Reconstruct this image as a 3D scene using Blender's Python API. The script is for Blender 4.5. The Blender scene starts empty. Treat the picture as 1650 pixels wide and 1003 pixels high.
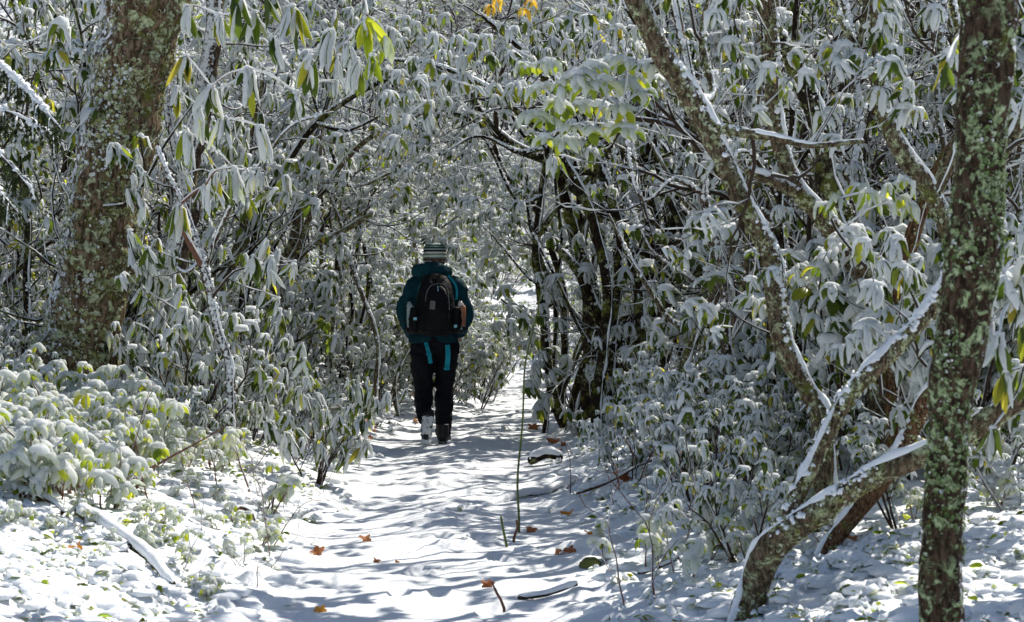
import bpy, math
import numpy as np
from mathutils import Vector, Matrix

R = math.radians
sc = bpy.context.scene
COL = sc.collection

# ------------------------------------------------------------------ camera, sky, sun, exposure
FPX, CX, CY = 3079.0, 825.0, 501.5            # focal length and centre in pixels of the photograph
CAM_Z, PITCH = 1.5, R(1.2)
cam_d = bpy.data.cameras.new('camera')
cam = bpy.data.objects.new('camera', cam_d)
COL.objects.link(cam)
cam.location = (0, 0, CAM_Z)
cam.rotation_euler = (R(90) - PITCH, 0, 0)
cam_d.sensor_width = 36
cam_d.lens = 36 * FPX / 1650
cam_d.clip_start, cam_d.clip_end = 0.1, 1500
cam_d.dof.use_dof = True
cam_d.dof.focus_distance = 16
cam_d.dof.aperture_fstop = 8
sc.camera = cam

SUN_EL, SUN_AZ = R(50), R(40)                  # azimuth clockwise from the viewing direction
w = bpy.data.worlds.new('World')
sc.world = w
w.use_nodes = True
nt = w.node_tree
sky = nt.nodes.new('ShaderNodeTexSky')
sky.sky_type = 'NISHITA'
sky.sun_disc = False
sky.sun_elevation = SUN_EL
sky.sun_rotation = SUN_AZ
nt.links.new(sky.outputs[0], nt.nodes['Background'].inputs[0])
nt.nodes['Background'].inputs[1].default_value = 0.08

sd = bpy.data.lights.new('sun', 'SUN')
sd.energy = 4.8
sd.angle = R(0.5)
sd.color = (1.0, 0.94, 0.83)
so = bpy.data.objects.new('sun', sd)
COL.objects.link(so)
SUND = Vector((math.sin(SUN_AZ) * math.cos(SUN_EL), math.cos(SUN_AZ) * math.cos(SUN_EL), math.sin(SUN_EL)))
so.rotation_euler = SUND.to_track_quat('Z', 'Y').to_euler()
so.location = SUND * 60

sc.view_settings.view_transform = 'Standard'
sc.view_settings.look = 'None'
sc.view_settings.gamma = 1
sc.view_settings.exposure = 0.5
sc.cycles.max_bounces = 8
sc.cycles.diffuse_bounces = 4
sc.cycles.glossy_bounces = 2
sc.cycles.transmission_bounces = 4
sc.cycles.sample_clamp_indirect = 8


def P(px, py, d):
    """pixel of the photograph at forward distance d -> a point of the place"""
    x, y = (px - CX) / FPX, (CY - py) / FPX
    c, s = math.cos(PITCH), math.sin(PITCH)
    dy, dz = c + y * s, -s + y * c
    k = d / dy
    return np.array([x * k, d, CAM_Z + dz * k])


# ------------------------------------------------------------------ noise
def _h(ix, iy, iz, seed):
    n = (ix.astype(np.int64) * 374761393 + iy.astype(np.int64) * 668265263 + iz.astype(np.int64) * 2147483647 + seed * 1274126177) & 0xFFFFFFFF
    n = ((n ^ (n >> 13)) * 1274126177) & 0xFFFFFFFF
    n = n ^ (n >> 16)
    return (n & 0xFFFF) / 65535.0


def vnoise(x, y, z=None, seed=0):
    x = np.asarray(x, float); y = np.asarray(y, float)
    z = np.zeros_like(x) if z is None else np.asarray(z, float)
    fx, fy, fz = np.floor(x), np.floor(y), np.floor(z)
    u, v, t = x - fx, y - fy, z - fz
    u, v, t = [q * q * (3 - 2 * q) for q in (u, v, t)]
    r = 0
    for a in (0, 1):
        for b in (0, 1):
            for c in (0, 1):
                wgt = (u if a else 1 - u) * (v if b else 1 - v) * (t if c else 1 - t)
                r = r + wgt * _h(fx + a, fy + b, fz + c, seed)
    return r * 2 - 1


def fbm(x, y, z=None, seed=0, o=4, f=1.0):
    r, a = 0, 1.0
    for i in range(o):
        r = r + a * vnoise(np.asarray(x) * f, np.asarray(y) * f, None if z is None else np.asarray(z) * f, seed + i * 17)
        f *= 2.03; a *= 0.5
    return r


def sst(x, a, b):
    t = np.clip((np.asarray(x, float) - a) / (b - a), 0, 1)
    return t * t * (3 - 2 * t)


def nrm(v):
    v = np.asarray(v, float)
    return v / max(1e-9, math.sqrt(float(v @ v)))


# ------------------------------------------------------------------ mesh building
class MB:
    def __init__(s):
        s.V, s.F, s.n = [], [], 0

    def add(s, V, F, m=0):
        """F: list of int arrays of shape (k,3) or (k,4)"""
        V = np.asarray(V, float).reshape(-1, 3)
        s.V.append(V)
        for f in F:
            if len(f):
                s.F.append((np.asarray(f, np.int64) + s.n, m))
        s.n += len(V)

    def inst(s, tm, M, T, m=0):
        """many transformed copies of a template (V, [faces]) in one go"""
        V, F = tm
        M = np.asarray(M); T = np.asarray(T)
        k, nv = len(M), len(V)
        if not k:
            return
        W = np.einsum('kij,nj->kni', M, V) + T[:, None, :]
        base = s.n + np.arange(k)[:, None, None] * nv
        s.V.append(W.reshape(-1, 3))
        for f in F:
            if len(f):
                s.F.append(((f[None] + base).reshape(-1, f.shape[1]), m))
        s.n += k * nv

    def mesh(s, name, mats, smooth=True):
        me = bpy.data.meshes.new(name)
        if s.n:
            V = np.concatenate(s.V)
            me.vertices.add(len(V))
            me.vertices.foreach_set('co', V.ravel().astype(np.float32))
            li = np.concatenate([f.ravel() for f, _ in s.F])
            tot = np.concatenate([np.full(len(f), f.shape[1]) for f, _ in s.F])
            mi = np.concatenate([np.full(len(f), m) for f, m in s.F])
            st = np.concatenate([[0], np.cumsum(tot)[:-1]])
            me.loops.add(len(li))
            me.loops.foreach_set('vertex_index', li.astype(np.int32))
            me.polygons.add(len(tot))
            me.polygons.foreach_set('loop_start', st.astype(np.int32))
            me.polygons.foreach_set('material_index', mi.astype(np.int32))
            me.update(calc_edges=True)
            me.polygons.foreach_set('use_smooth', np.full(len(tot), smooth))
        for m in (mats if isinstance(mats, (list, tuple)) else [mats]):
            me.materials.append(m)
        me.update()
        return me


def link(name, data, parent=None, kind=None):
    o = bpy.data.objects.new(name, data)
    COL.objects.link(o)
    if parent is not None:
        o.parent = parent
    if kind:
        o['kind'] = kind
    return o


def tag(o, label, cat, group=None):
    o['label'] = label
    o['category'] = cat
    if group:
        o['group'] = group
    return o


def empty(name, loc=(0, 0, 0), rz=0, scale=1):
    o = link(name, None)
    o.empty_display_size = 0.1
    o.location = loc
    o.rotation_euler = (0, 0, rz)
    o.scale = (scale,) * 3
    return o


KIDS = {}


def dup(root, loc, rz=0, scale=1, label=None, group=None, tilt=(0, 0)):
    """copy a thing with its parts and their sub-parts"""
    if root.name not in KIDS:
        KIDS[root.name] = [(c, list(c.children)) for c in root.children]
    r = root.copy()
    COL.objects.link(r)
    r.location = loc
    r.rotation_euler = (tilt[0], tilt[1], rz)
    r.scale = (scale,) * 3 if np.isscalar(scale) else scale
    if label:
        r['label'] = label
    if group:
        r['group'] = group
    for c, gs in KIDS[root.name]:
        d = c.copy()
        COL.objects.link(d)
        d.parent = r
        for g in gs:
            e = g.copy()
            COL.objects.link(e)
            e.parent = d
    return r


def put(root, loc, rz=0, scale=1, label=None, group=None, tilt=(0, 0), state={}):
    """the first time moves the thing itself, then copies it"""
    if root.name in state:
        return dup(root, loc, rz, scale, label, group, tilt)
    state[root.name] = 1
    if root.name not in KIDS:
        KIDS[root.name] = [(c, list(c.children)) for c in root.children]
    root.location = loc
    root.rotation_euler = (tilt[0], tilt[1], rz)
    root.scale = (scale,) * 3 if np.isscalar(scale) else scale
    if label:
        root['label'] = label
    if group:
        root['group'] = group
    return root


# ------------------------------------------------------------------ materials
class NT:
    def __init__(s, name):
        s.m = bpy.data.materials.new(name)
        s.m.use_nodes = True
        s.t = s.m.node_tree
        s.t.nodes.clear()
        s.out = s.n('OutputMaterial')

    def n(s, typ, **kw):
        o = s.t.nodes.new('ShaderNode' + typ)
        for k, v in kw.items():
            if k.startswith('i_'):
                o.inputs[k[2:].replace('_', ' ')].default_value = v
            elif k.startswith('x'):
                o.inputs[int(k[1:])].default_value = v
            else:
                setattr(o, k, v)
        return o

    def l(s, a, b):
        s.t.links.new(a, b)

    def noise(s, vec, scale, detail=4, rough=0.55, dist=0):
        n = s.n('TexNoise')
        n.inputs['Scale'].default_value = scale
        n.inputs['Detail'].default_value = detail
        n.inputs['Roughness'].default_value = rough
        n.inputs['Distortion'].default_value = dist
        s.l(vec, n.inputs['Vector'])
        return n.outputs['Fac']

    def ramp(s, fac, pts, interp='LINEAR'):
        r = s.n('ValToRGB')
        r.color_ramp.interpolation = interp
        el = r.color_ramp.elements
        while len(el) < len(pts):
            el.new(0.5)
        for e, (p, c) in zip(el, pts):
            e.position = p
            e.color = (c, c, c, 1) if np.isscalar(c) else (*c, 1)
        s.l(fac, r.inputs[0])
        return r.outputs[0]

    def mix(s, fac, a, b):
        m = s.n('Mix', data_type='RGBA')
        if isinstance(fac, float): m.inputs[0].default_value = fac
        else: s.l(fac, m.inputs[0])
        for i, q in ((6, a), (7, b)):
            if isinstance(q, tuple): m.inputs[i].default_value = (*q, 1)
            else: s.l(q, m.inputs[i])
        return m.outputs[2]

    def math(s, op, a, b=0.0, clamp=False):
        m = s.n('Math', operation=op, use_clamp=clamp)
        for i, q in ((0, a), (1, b)):
            if isinstance(q, (int, float)): m.inputs[i].default_value = q
            else: s.l(q, m.inputs[i])
        return m.outputs[0]

    def bump(s, h, strength, dist):
        b = s.n('Bump')
        b.inputs['Strength'].default_value = strength
        b.inputs['Distance'].default_value = dist
        s.l(h, b.inputs['Height'])
        return b.outputs[0]

    def pbr(s, col, rough=0.8, normal=None, spec=0.3, sss=None):
        p = s.n('BsdfPrincipled')
        if isinstance(col, tuple): p.inputs['Base Color'].default_value = (*col, 1)
        else: s.l(col, p.inputs['Base Color'])
        if isinstance(rough, float): p.inputs['Roughness'].default_value = rough
        else: s.l(rough, p.inputs['Roughness'])
        p.inputs['Specular IOR Level'].default_value = spec
        if normal is not None: s.l(normal, p.inputs['Normal'])
        return p.outputs[0]

    def done(s, sh):
        s.l(sh, s.out.inputs[0])
        return s.m


def obco(t):
    return t.n('TexCoord').outputs['Object']


def mat_snow_ground():
    t = NT('snow_ground')
    co = obco(t)
    n1 = t.noise(co, 9, 6, 0.6)
    n2 = t.noise(co, 60, 4, 0.6)
    n3 = t.noise(co, 1.3, 5, 0.6)
    h = t.math('ADD', t.math('MULTIPLY', n1, 1.0), t.math('MULTIPLY', n2, 0.3))
    nr = t.bump(h, 0.5, 0.035)
    # crumbs of leaf litter and soil showing through where the snow is thin
    d1 = t.noise(co, 22, 5, 0.7)
    d = t.ramp(d1, [(0.68, 0.0), (0.75, 1.0)])
    d = t.math('MULTIPLY', d, t.ramp(n3, [(0.5, 0.0), (0.62, 1.0)]))
    dirt = t.ramp(t.noise(co, 45, 3), [(0.35, (0.05, 0.03, 0.015)), (0.5, (0.16, 0.09, 0.04)), (0.65, (0.12, 0.13, 0.05))])
    c = t.mix(d, (0.70, 0.73, 0.77), dirt)
    return t.done(t.pbr(c, 0.7, nr, 0.2))


def mat_snow(name='snow_on_plants', bs=60, bd=0.006, tr=0.22, patchy=0.0):
    t = NT(name)
    nr = t.bump(t.noise(obco(t), bs, 4), 0.5, bd)
    if patchy:
        co = obco(t)
        f = t.ramp(t.noise(co, 32, 5, 0.7), [(0.62, 0.0), (0.65, patchy)])
        gr = t.ramp(t.noise(co, 30, 2), [(0.4, (0.05, 0.08, 0.02)), (0.6, (0.14, 0.17, 0.04))])
        col = t.mix(f, (0.84, 0.87, 0.91), gr)
        col2 = t.mix(f, (0.85, 0.88, 0.86), (0.35, 0.42, 0.08))
    else:
        col, col2 = t.mix(0.0, (0.84, 0.87, 0.91), (1, 1, 1)), t.mix(0.0, (0.85, 0.88, 0.86), (1, 1, 1))
    p = t.pbr(col, 0.65, nr, 0.2)
    tb = t.n('BsdfTranslucent')
    t.l(col2, tb.inputs[0])
    m = t.n('MixShader')
    m.inputs[0].default_value = tr
    t.l(p, m.inputs[1]); t.l(tb.outputs[0], m.inputs[2])
    return t.done(m.outputs[0])


def mat_leaf(name, ramp, tcol, trans=0.45, rough=0.38):
    t = NT(name)
    g = t.n('NewGeometry')
    oi = t.n('ObjectInfo')
    rnd = t.math('FRACT', t.math('ADD', g.outputs['Random Per Island'], oi.outputs['Random']))
    co = obco(t)
    c = t.ramp(rnd, ramp)
    c2 = t.ramp(rnd, [(p, tuple(min(1, q * k) for q, k in zip(cc, tcol))) for p, cc in ramp])
    nz = t.noise(co, 35, 3)
    c = t.mix(t.ramp(nz, [(0.35, 0.0), (0.7, 0.35)]), c, (0.06, 0.08, 0.02))
    p = t.pbr(c, rough, t.bump(t.noise(co, 120, 2), 0.3, 0.002), 0.25)
    tb = t.n('BsdfTranslucent')
    t.l(c2, tb.inputs[0])
    m = t.n('MixShader')
    m.inputs[0].default_value = trans
    t.l(p, m.inputs[1]); t.l(tb.outputs[0], m.inputs[2])
    return t.done(m.outputs[0])


def mat_bark(name, c_dark, c_light, lichen=0.5, moss=0.3, snow=0.5, scale=1.0, wind=(0.15, -0.55, 0.8), lich_col=(0.42, 0.46, 0.27)):
    t = NT(name)
    co = obco(t)
    mp = t.n('Mapping')
    mp.inputs['Scale'].default_value = (1, 1, 0.35)
    t.l(co, mp.inputs[0])
    st = mp.outputs[0]
    a = t.noise(st, 38 * scale, 6, 0.65, 0.4)
    b = t.noise(co, 9 * scale, 5, 0.6)
    c = t.ramp(a, [(0.32, tuple(q * 0.45 for q in c_dark)), (0.45, c_dark), (0.62, c_light), (0.75, tuple(q * 1.25 for q in c_light))])
    # moss
    mo = t.noise(co, 4.2 * scale, 6, 0.65)
    mf = t.ramp(mo, [(0.60 - 0.22 * moss, 0.0), (0.66 - 0.2 * moss, 0.85)])
    mc = t.ramp(t.noise(co, 60 * scale, 3), [(0.3, (0.045, 0.05, 0.008)), (0.6, (0.15, 0.16, 0.03)), (0.8, (0.26, 0.26, 0.06))])
    c = t.mix(mf, c, mc)
    # pale crusty lichen
    l1 = t.noise(co, 13 * scale, 8, 0.75, 0.6)
    l2 = t.noise(co, 2.1 * scale, 4, 0.6)
    lf = t.math('MULTIPLY', t.ramp(l1, [(0.52, 0.0), (0.56, 1.0)]), t.ramp(l2, [(0.62 - 0.28 * lichen, 0.0), (0.72 - 0.24 * lichen, 1.0)]))
    lc = t.ramp(t.noise(co, 50 * scale, 3), [(0.3, tuple(q * 0.55 for q in lich_col)), (0.55, lich_col), (0.75, (0.55, 0.57, 0.44))])
    c = t.mix(lf, c, lc)
    # snow blown on to one side and lying on what faces up
    ge = t.n('NewGeometry')
    dp = t.n('VectorMath', operation='DOT_PRODUCT')
    t.l(ge.outputs['Normal'], dp.inputs[0])
    dp.inputs[1].default_value = wind
    s1 = t.noise(co, 26 * scale, 6, 0.7)
    q = t.math('ADD', t.math('MULTIPLY', dp.outputs['Value'], 0.42), s1)
    sf = t.ramp(q, [(0.98 - 0.26 * snow, 0.0), (1.03 - 0.26 * snow, 1.0)])
    c = t.mix(sf, c, (0.82, 0.84, 0.86))
    h = t.math('ADD', t.math('MULTIPLY', a, 0.7), t.math('ADD', t.math('MULTIPLY', lf, 0.35), t.math('MULTIPLY', sf, 0.5)))
    h = t.math('ADD', h, t.math('MULTIPLY', t.noise(co, 90 * scale, 3), 0.3))
    return t.done(t.pbr(c, 0.9, t.bump(h, 0.9, 0.02 / scale), 0.06))


def mat_plain(name, col, rough=0.7, bs=80, bstr=0.3, bd=0.003, var=0.25, spec=0.3):
    t = NT(name)
    co = obco(t)
    n = t.noise(co, bs, 4)
    c = t.mix(t.ramp(t.noise(co, bs * 0.15, 4), [(0.35, 0.0), (0.65, 1.0)]), tuple(q * (1 - var) for q in col), tuple(min(1, q * (1 + var)) for q in col))
    return t.done(t.pbr(c, rough, t.bump(n, bstr, bd), spec))


M = {}
M['ground'] = mat_snow_ground()
M['snow'] = mat_snow(patchy=0.8, tr=0.38)
M['snow_lit'] = mat_snow('sunlit_snow_on_leaves', 60, 0.006, 0.5, 0.0)  # sunlit copy of the plant snow: brightened by clean colour and more translucency
M['snow_solid'] = mat_snow('snow_thick', 35, 0.012, 0.05)
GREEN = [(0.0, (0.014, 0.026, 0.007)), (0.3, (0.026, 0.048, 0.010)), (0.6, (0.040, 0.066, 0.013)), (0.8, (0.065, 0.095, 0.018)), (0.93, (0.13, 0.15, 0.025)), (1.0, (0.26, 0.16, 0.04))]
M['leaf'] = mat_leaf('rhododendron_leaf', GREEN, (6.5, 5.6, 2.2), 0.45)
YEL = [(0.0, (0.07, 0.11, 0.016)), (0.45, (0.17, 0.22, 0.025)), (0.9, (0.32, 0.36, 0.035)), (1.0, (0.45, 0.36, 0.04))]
M['leaf_lit'] = mat_leaf('sunlit_rhododendron_leaf', YEL, (3.6, 3.4, 2.0), 0.62)  # sunlit copy of the leaf material: backlit yellow-green glow put into its colour
M['leaf_yellow'] = mat_leaf('yellow_autumn_leaf', [(0, (0.75, 0.42, 0.03)), (1, (0.85, 0.62, 0.05))], (1, 1, 1), 0.5)
M['leaf_brown'] = mat_leaf('fallen_brown_leaf', [(0, (0.30, 0.09, 0.035)), (0.6, (0.42, 0.15, 0.06)), (1, (0.50, 0.24, 0.10))], (1, 1, 1), 0.25, 0.7)
M['leaf_gold'] = mat_leaf('fallen_orange_leaf', [(0, (0.65, 0.24, 0.03)), (1, (0.75, 0.38, 0.05))], (1, 1, 1), 0.3, 0.6)
M['bark_big'] = mat_bark('mossy_bark', (0.06, 0.04, 0.024), (0.24, 0.17, 0.11), 1.15, 0.22, 0.6, 1.0, (-0.85, -0.2, 0.45))
M['bark_lichen'] = mat_bark('lichen_bark', (0.025, 0.016, 0.011), (0.085, 0.058, 0.04), 1.05, 0.08, 0.45, 1.5, (0.8, -0.2, 0.4), (0.30, 0.38, 0.2))
M['bark_rhodo'] = mat_bark('rhododendron_bark', (0.055, 0.04, 0.026), (0.20, 0.15, 0.10), 1.0, 0.15, 0.75, 1.8, (0.5, -0.25, 0.75))
M['bark_brown'] = mat_bark('reddish_bark', (0.065, 0.035, 0.02), (0.20, 0.115, 0.065), 0.25, 0.2, 0.25, 2.4)
M['bark_white'] = mat_bark('snow_plastered_bark', (0.05, 0.035, 0.024), (0.15, 0.11, 0.075), 0.4, 0.1, 0.85, 1.6, (-0.2, -0.8, 0.5))
M['bark_dark'] = mat_bark('dark_bark', (0.014, 0.010, 0.007), (0.045, 0.032, 0.022), 0.45, 0.35, 0.3, 1.8)
M['twig'] = mat_plain('twig_bark', (0.04, 0.026, 0.017), 0.85, 90, 0.4, 0.002)
M['twig_red'] = mat_plain('reddish_twig_bark', (0.13, 0.055, 0.035), 0.7, 90, 0.4, 0.002)
M['green_stem'] = mat_plain('green_stem_bark', (0.09, 0.12, 0.03), 0.7, 90, 0.3, 0.002)
M['lichen'] = mat_leaf('lichen_flakes', [(0, (0.12, 0.11, 0.05)), (0.3, (0.26, 0.26, 0.09)), (0.55, (0.42, 0.45, 0.22)), (0.8, (0.54, 0.57, 0.40)), (1, (0.66, 0.68, 0.6))], (1, 1, 1), 0.15, 0.9)
M['lichen_green'] = mat_leaf('green_lichen_flakes', [(0, (0.05, 0.08, 0.025)), (0.3, (0.13, 0.20, 0.07)), (0.6, (0.27, 0.35, 0.18)), (1, (0.46, 0.52, 0.38))], (1, 1, 1), 0.15, 0.9)
M['needle'] = mat_leaf('conifer_needles', [(0, (0.02, 0.035, 0.012)), (1, (0.05, 0.075, 0.025))], (2, 2, 1.5), 0.2, 0.5)
M['rock'] = mat_plain('mossy_rock', (0.11, 0.12, 0.035), 0.95, 30, 0.8, 0.02, 0.5)

# ------------------------------------------------------------------ terrain
PY = np.array([-40, 0, 8, 12, 16, 20, 25, 32, 40, 50, 80])
PXC = np.array([0.2, 0.0, -0.30, -0.42, -0.45, 0.12, 0.30, 0.40, 0.50, 0.8, 3.5])
PW = np.array([0.7, 0.7, 0.66, 0.66, 0.66, 0.48, 0.40, 0.40, 0.45, 0.5, 0.5])


def path_c(y):
    return np.interp(y, PY, PXC)


def H0(x, y):
    x = np.asarray(x, float); y = np.asarray(y, float)
    s = x - path_c(y)
    hw = np.interp(y, PY, PW)
    a = np.abs(s) - hw
    left = s < 0
    bank = np.where(left, 0.48 * sst(a, -0.15, 1.8), 0.38 * sst(a, -0.15, 1.9))
    bank = bank + np.where(left, 0.16, 0.13) * np.clip(a - 1.6, 0, 12) ** 1.15 * sst(y, -5, 12)
    hill = 0.012 * np.clip(y - 21.5, 0, 26) ** 2 + 0.5 * np.clip(y - 47.5, 0, 400)
    return bank + hill + 0.10 * fbm(x, y, None, 5, 3, 0.35) * sst(np.abs(a), 0.0, 1.5)


_fr0 = np.random.default_rng(77)
FOOT = []
for _k in range(46):
    _y = 7.4 + 0.36 * _k + _fr0.normal(0, 0.1)
    FOOT.append((float(path_c(_y)) + (0.13 if _k % 2 else -0.13) + _fr0.normal(0, 0.12), _y, _fr0.normal(0, 0.2), _fr0.uniform(0.85, 1.15)))
for _k in range(10):
    _y = _fr0.uniform(7.4, 22)
    FOOT.append((float(path_c(_y)) + _fr0.normal(0, 0.25), _y, _fr0.normal(0, 0.4), _fr0.uniform(0.8, 1.2)))


def H(x, y):
    x = np.asarray(x, float); y = np.asarray(y, float)
    s = x - path_c(y)
    hw = np.interp(y, PY, PW)
    a = np.abs(s) - hw
    inp = 1 - sst(a, -0.25, 0.25)
    fine = (0.009 * (1 - 0.7 * inp) * fbm(x, y, None, 11, 2, 2.2) + 0.007 * fbm(x, y, None, 31, 3, 8) + 0.004 * fbm(x, y, None, 41, 2, 20)) * (1 - 0.35 * inp)
    # trodden snow: dents stretched along the path
    v = fbm(x, y * 0.8, None, 71, 2, 4.6)
    fine = fine - 0.008 * inp * sst(v, 0.1, 0.75) + 0.003 * inp * sst(-v, 0.3, 0.8)
    for fx_, fy_, fa_, fs_ in FOOT:
        m_ = (np.abs(x - fx_) < 0.3) & (np.abs(y - fy_) < 0.4)
        if not np.any(m_): continue
        dx, dy = x[m_] - fx_, y[m_] - fy_
        u = (dx * math.cos(fa_) + dy * math.sin(fa_)) / (0.055 * fs_)
        v_ = (-dx * math.sin(fa_) + dy * math.cos(fa_)) / (0.14 * fs_)
        q = np.sqrt(u * u + v_ * v_)
        fine[m_] = fine[m_] - 0.030 * (1 - sst(q, 0.6, 1.15)) + 0.007 * sst(q, 0.8, 1.2) * (1 - sst(q, 1.2, 1.9))
    # pillows of snow on what lies under it, beside the path
    p = fbm(x, y, None, 91, 2, 6.5)
    fine = fine + (1 - inp) * 0.055 * sst(p, 0.0, 0.9) * sst(fbm(x, y, None, 99, 2, 0.9), -0.5, 0.5)
    return H0(x, y) + fine


def axis(segs):
    out = []
    for a, b, st in segs:
        n = max(1, int(round((b - a) / st)))
        out.append(np.linspace(a, b, n, endpoint=False))
    return np.concatenate(out + [[segs[-1][1]]])


def geo(a, b, st, g):
    o, x = [], a
    sgn = 1 if b > a else -1
    while (x - b) * sgn < 0:
        o.append(x); x += st * sgn; st *= g
    return np.array(o + [b])


gx = np.concatenate([geo(-4.6, -500, 0.1, 1.13)[::-1][:-1], axis([(-4.6, 4.6, 0.03)]), geo(4.6, 500, 0.1, 1.13)[1:]])
gy = np.concatenate([geo(6.5, -300, 0.2, 1.2)[::-1][:-1], axis([(6.5, 18, 0.035), (18, 30, 0.07)]), geo(30, 900, 0.12, 1.05)[1:]])
GX, GY = np.meshgrid(gx, gy)
Z = H(GX, GY)
nx, ny = len(gx), len(gy)
idx = np.arange(nx * ny).reshape(ny, nx)
Q = np.stack([idx[:-1, :-1], idx[:-1, 1:], idx[1:, 1:], idx[1:, :-1]], -1).reshape(-1, 4)
mb = MB()
mb.add(np.stack([GX, GY, Z], -1), [Q])
g = link('ground', mb.mesh('ground', M['ground']), kind='structure')
g['label'] = 'snow covered forest ground with a trodden footpath along its hollow'


# ------------------------------------------------------------------ tubes and snow ridges
def catmull(pts, step):
    pts = np.asarray(pts, float)
    p = np.vstack([2 * pts[0] - pts[1], pts, 2 * pts[-1] - pts[-2]])
    out = []
    for i in range(1, len(p) - 2):
        L = np.linalg.norm(p[i + 1][:3] - p[i][:3])
        n = max(1, int(L / step))
        t = np.linspace(0, 1, n, endpoint=False)[:, None]
        a, b, c, d = p[i - 1], p[i], p[i + 1], p[i + 2]
        out.append(0.5 * (2 * b + (c - a) * t + (2 * a - 5 * b + 4 * c - d) * t ** 2 + (3 * b - a - 3 * c + d) * t ** 3))
    out.append(pts[-1][None])
    return np.vstack(out)


def frames(pts):
    T = np.gradient(pts, axis=0)
    T /= np.maximum(1e-9, np.linalg.norm(T, axis=1))[:, None]
    N = np.zeros_like(T)
    a = np.array([1.0, 0, 0]) if abs(T[0][0]) < 0.8 else np.array([0, 1.0, 0])
    n = nrm(a - T[0] * (a @ T[0]))
    for i in range(len(pts)):
        n = n - T[i] * (n @ T[i])
        n = n / max(1e-9, math.sqrt(n @ n))
        N[i] = n
    return T, N, np.cross(T, N)


def tube(pts, rad, n=6, fr=None, rough=0.0, seed=0, sq=None):
    pts = np.asarray(pts, float)
    rad = np.asarray(rad, float)
    T, N, B = fr or frames(pts)
    a = np.arange(n) * (2 * math.pi / n)
    ca, sa = np.cos(a), np.sin(a)
    dirs = N[:, None] * ca[None, :, None] + B[:, None] * sa[None, :, None]
    rr = np.repeat(rad[:, None], n, 1)
    if rough:
        q = pts[:, None] + dirs * rad[:, None, None]
        nz = fbm(q[..., 0], q[..., 1], q[..., 2] * 0.5, seed, 3, 0.35 / max(rad.mean(), 0.01))
        nz2 = fbm(q[..., 0], q[..., 1], q[..., 2] * 0.35, seed + 3, 3, 2.2 / max(rad.mean(), 0.01))
        rr = rr * (1 + rough * nz + rough * 0.45 * nz2)
    V = pts[:, None] + dirs * rr[..., None]
    k = len(pts)
    V = np.vstack([V.reshape(-1, 3), pts[-1][None] + T[-1] * rad[-1] * 0.5, pts[0][None]])
    i = np.arange(k - 1)[:, None] * n
    j = np.arange(n)[None]
    j2 = (j + 1) % n
    Qf = np.stack([i + j, i + j2, i + n + j2, i + n + j], -1).reshape(-1, 4)
    e = (k - 1) * n
    jj = np.arange(n)
    T1 = np.stack([e + jj, e + (jj + 1) % n, np.full(n, k * n)], -1)
    T2 = np.stack([(jj + 1) % n, jj, np.full(n, k * n + 1)], -1)
    return V, [Qf, np.vstack([T1, T2])]


WIND = np.array([0.45, -0.45, 0.0])


def ridge(pts, rad, n=5, thick=1.0, seed=0, wind=WIND, minr=0.0045, full=False):
    """snow lying along the top of a branch and stuck to its windward side"""
    pts = np.asarray(pts, float); rad = np.asarray(rad, float)
    T, N, B = frames(pts)
    up = np.array([0, 0, 1.0]) + wind
    D = up[None] - T * (T @ up)[:, None]
    ln = np.linalg.norm(D, axis=1)
    D = D / np.maximum(1e-6, ln)[:, None]
    hz = np.sqrt(np.clip(1 - T[:, 2] ** 2, 0, 1))
    arc = np.concatenate([[0], np.cumsum(np.linalg.norm(np.diff(pts, axis=0), axis=1))])
    nz = fbm(arc, np.full_like(arc, seed * 1.37), None, seed, 3, 4.0 if rad.mean() > 0.01 else 7.0)
    th = np.clip(0.42 + 0.58 * hz + 0.35 * nz, 0.12, 1.5) * thick
    if n >= 7 and not full:
        n2 = fbm(arc, np.full_like(arc, seed * 2.11 + 5), None, seed + 9, 4, 6.0)
        th = th * (0.25 + 0.75 * sst(n2, -0.6, 0.0))
    rs = np.maximum(rad * 0.85 if full else np.minimum(rad * 0.78, 0.012 + 0.28 * rad), minr) * th
    c = pts + D * np.maximum(rad - rs * 0.45, rad * 0.42 + rs * 0.3)[:, None]
    rs = rs.copy()
    rs[0] *= 0.4; rs[-1] *= 0.5
    return tube(c, rs, n, rough=0.22 if n >= 7 else 0, seed=seed)


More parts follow.
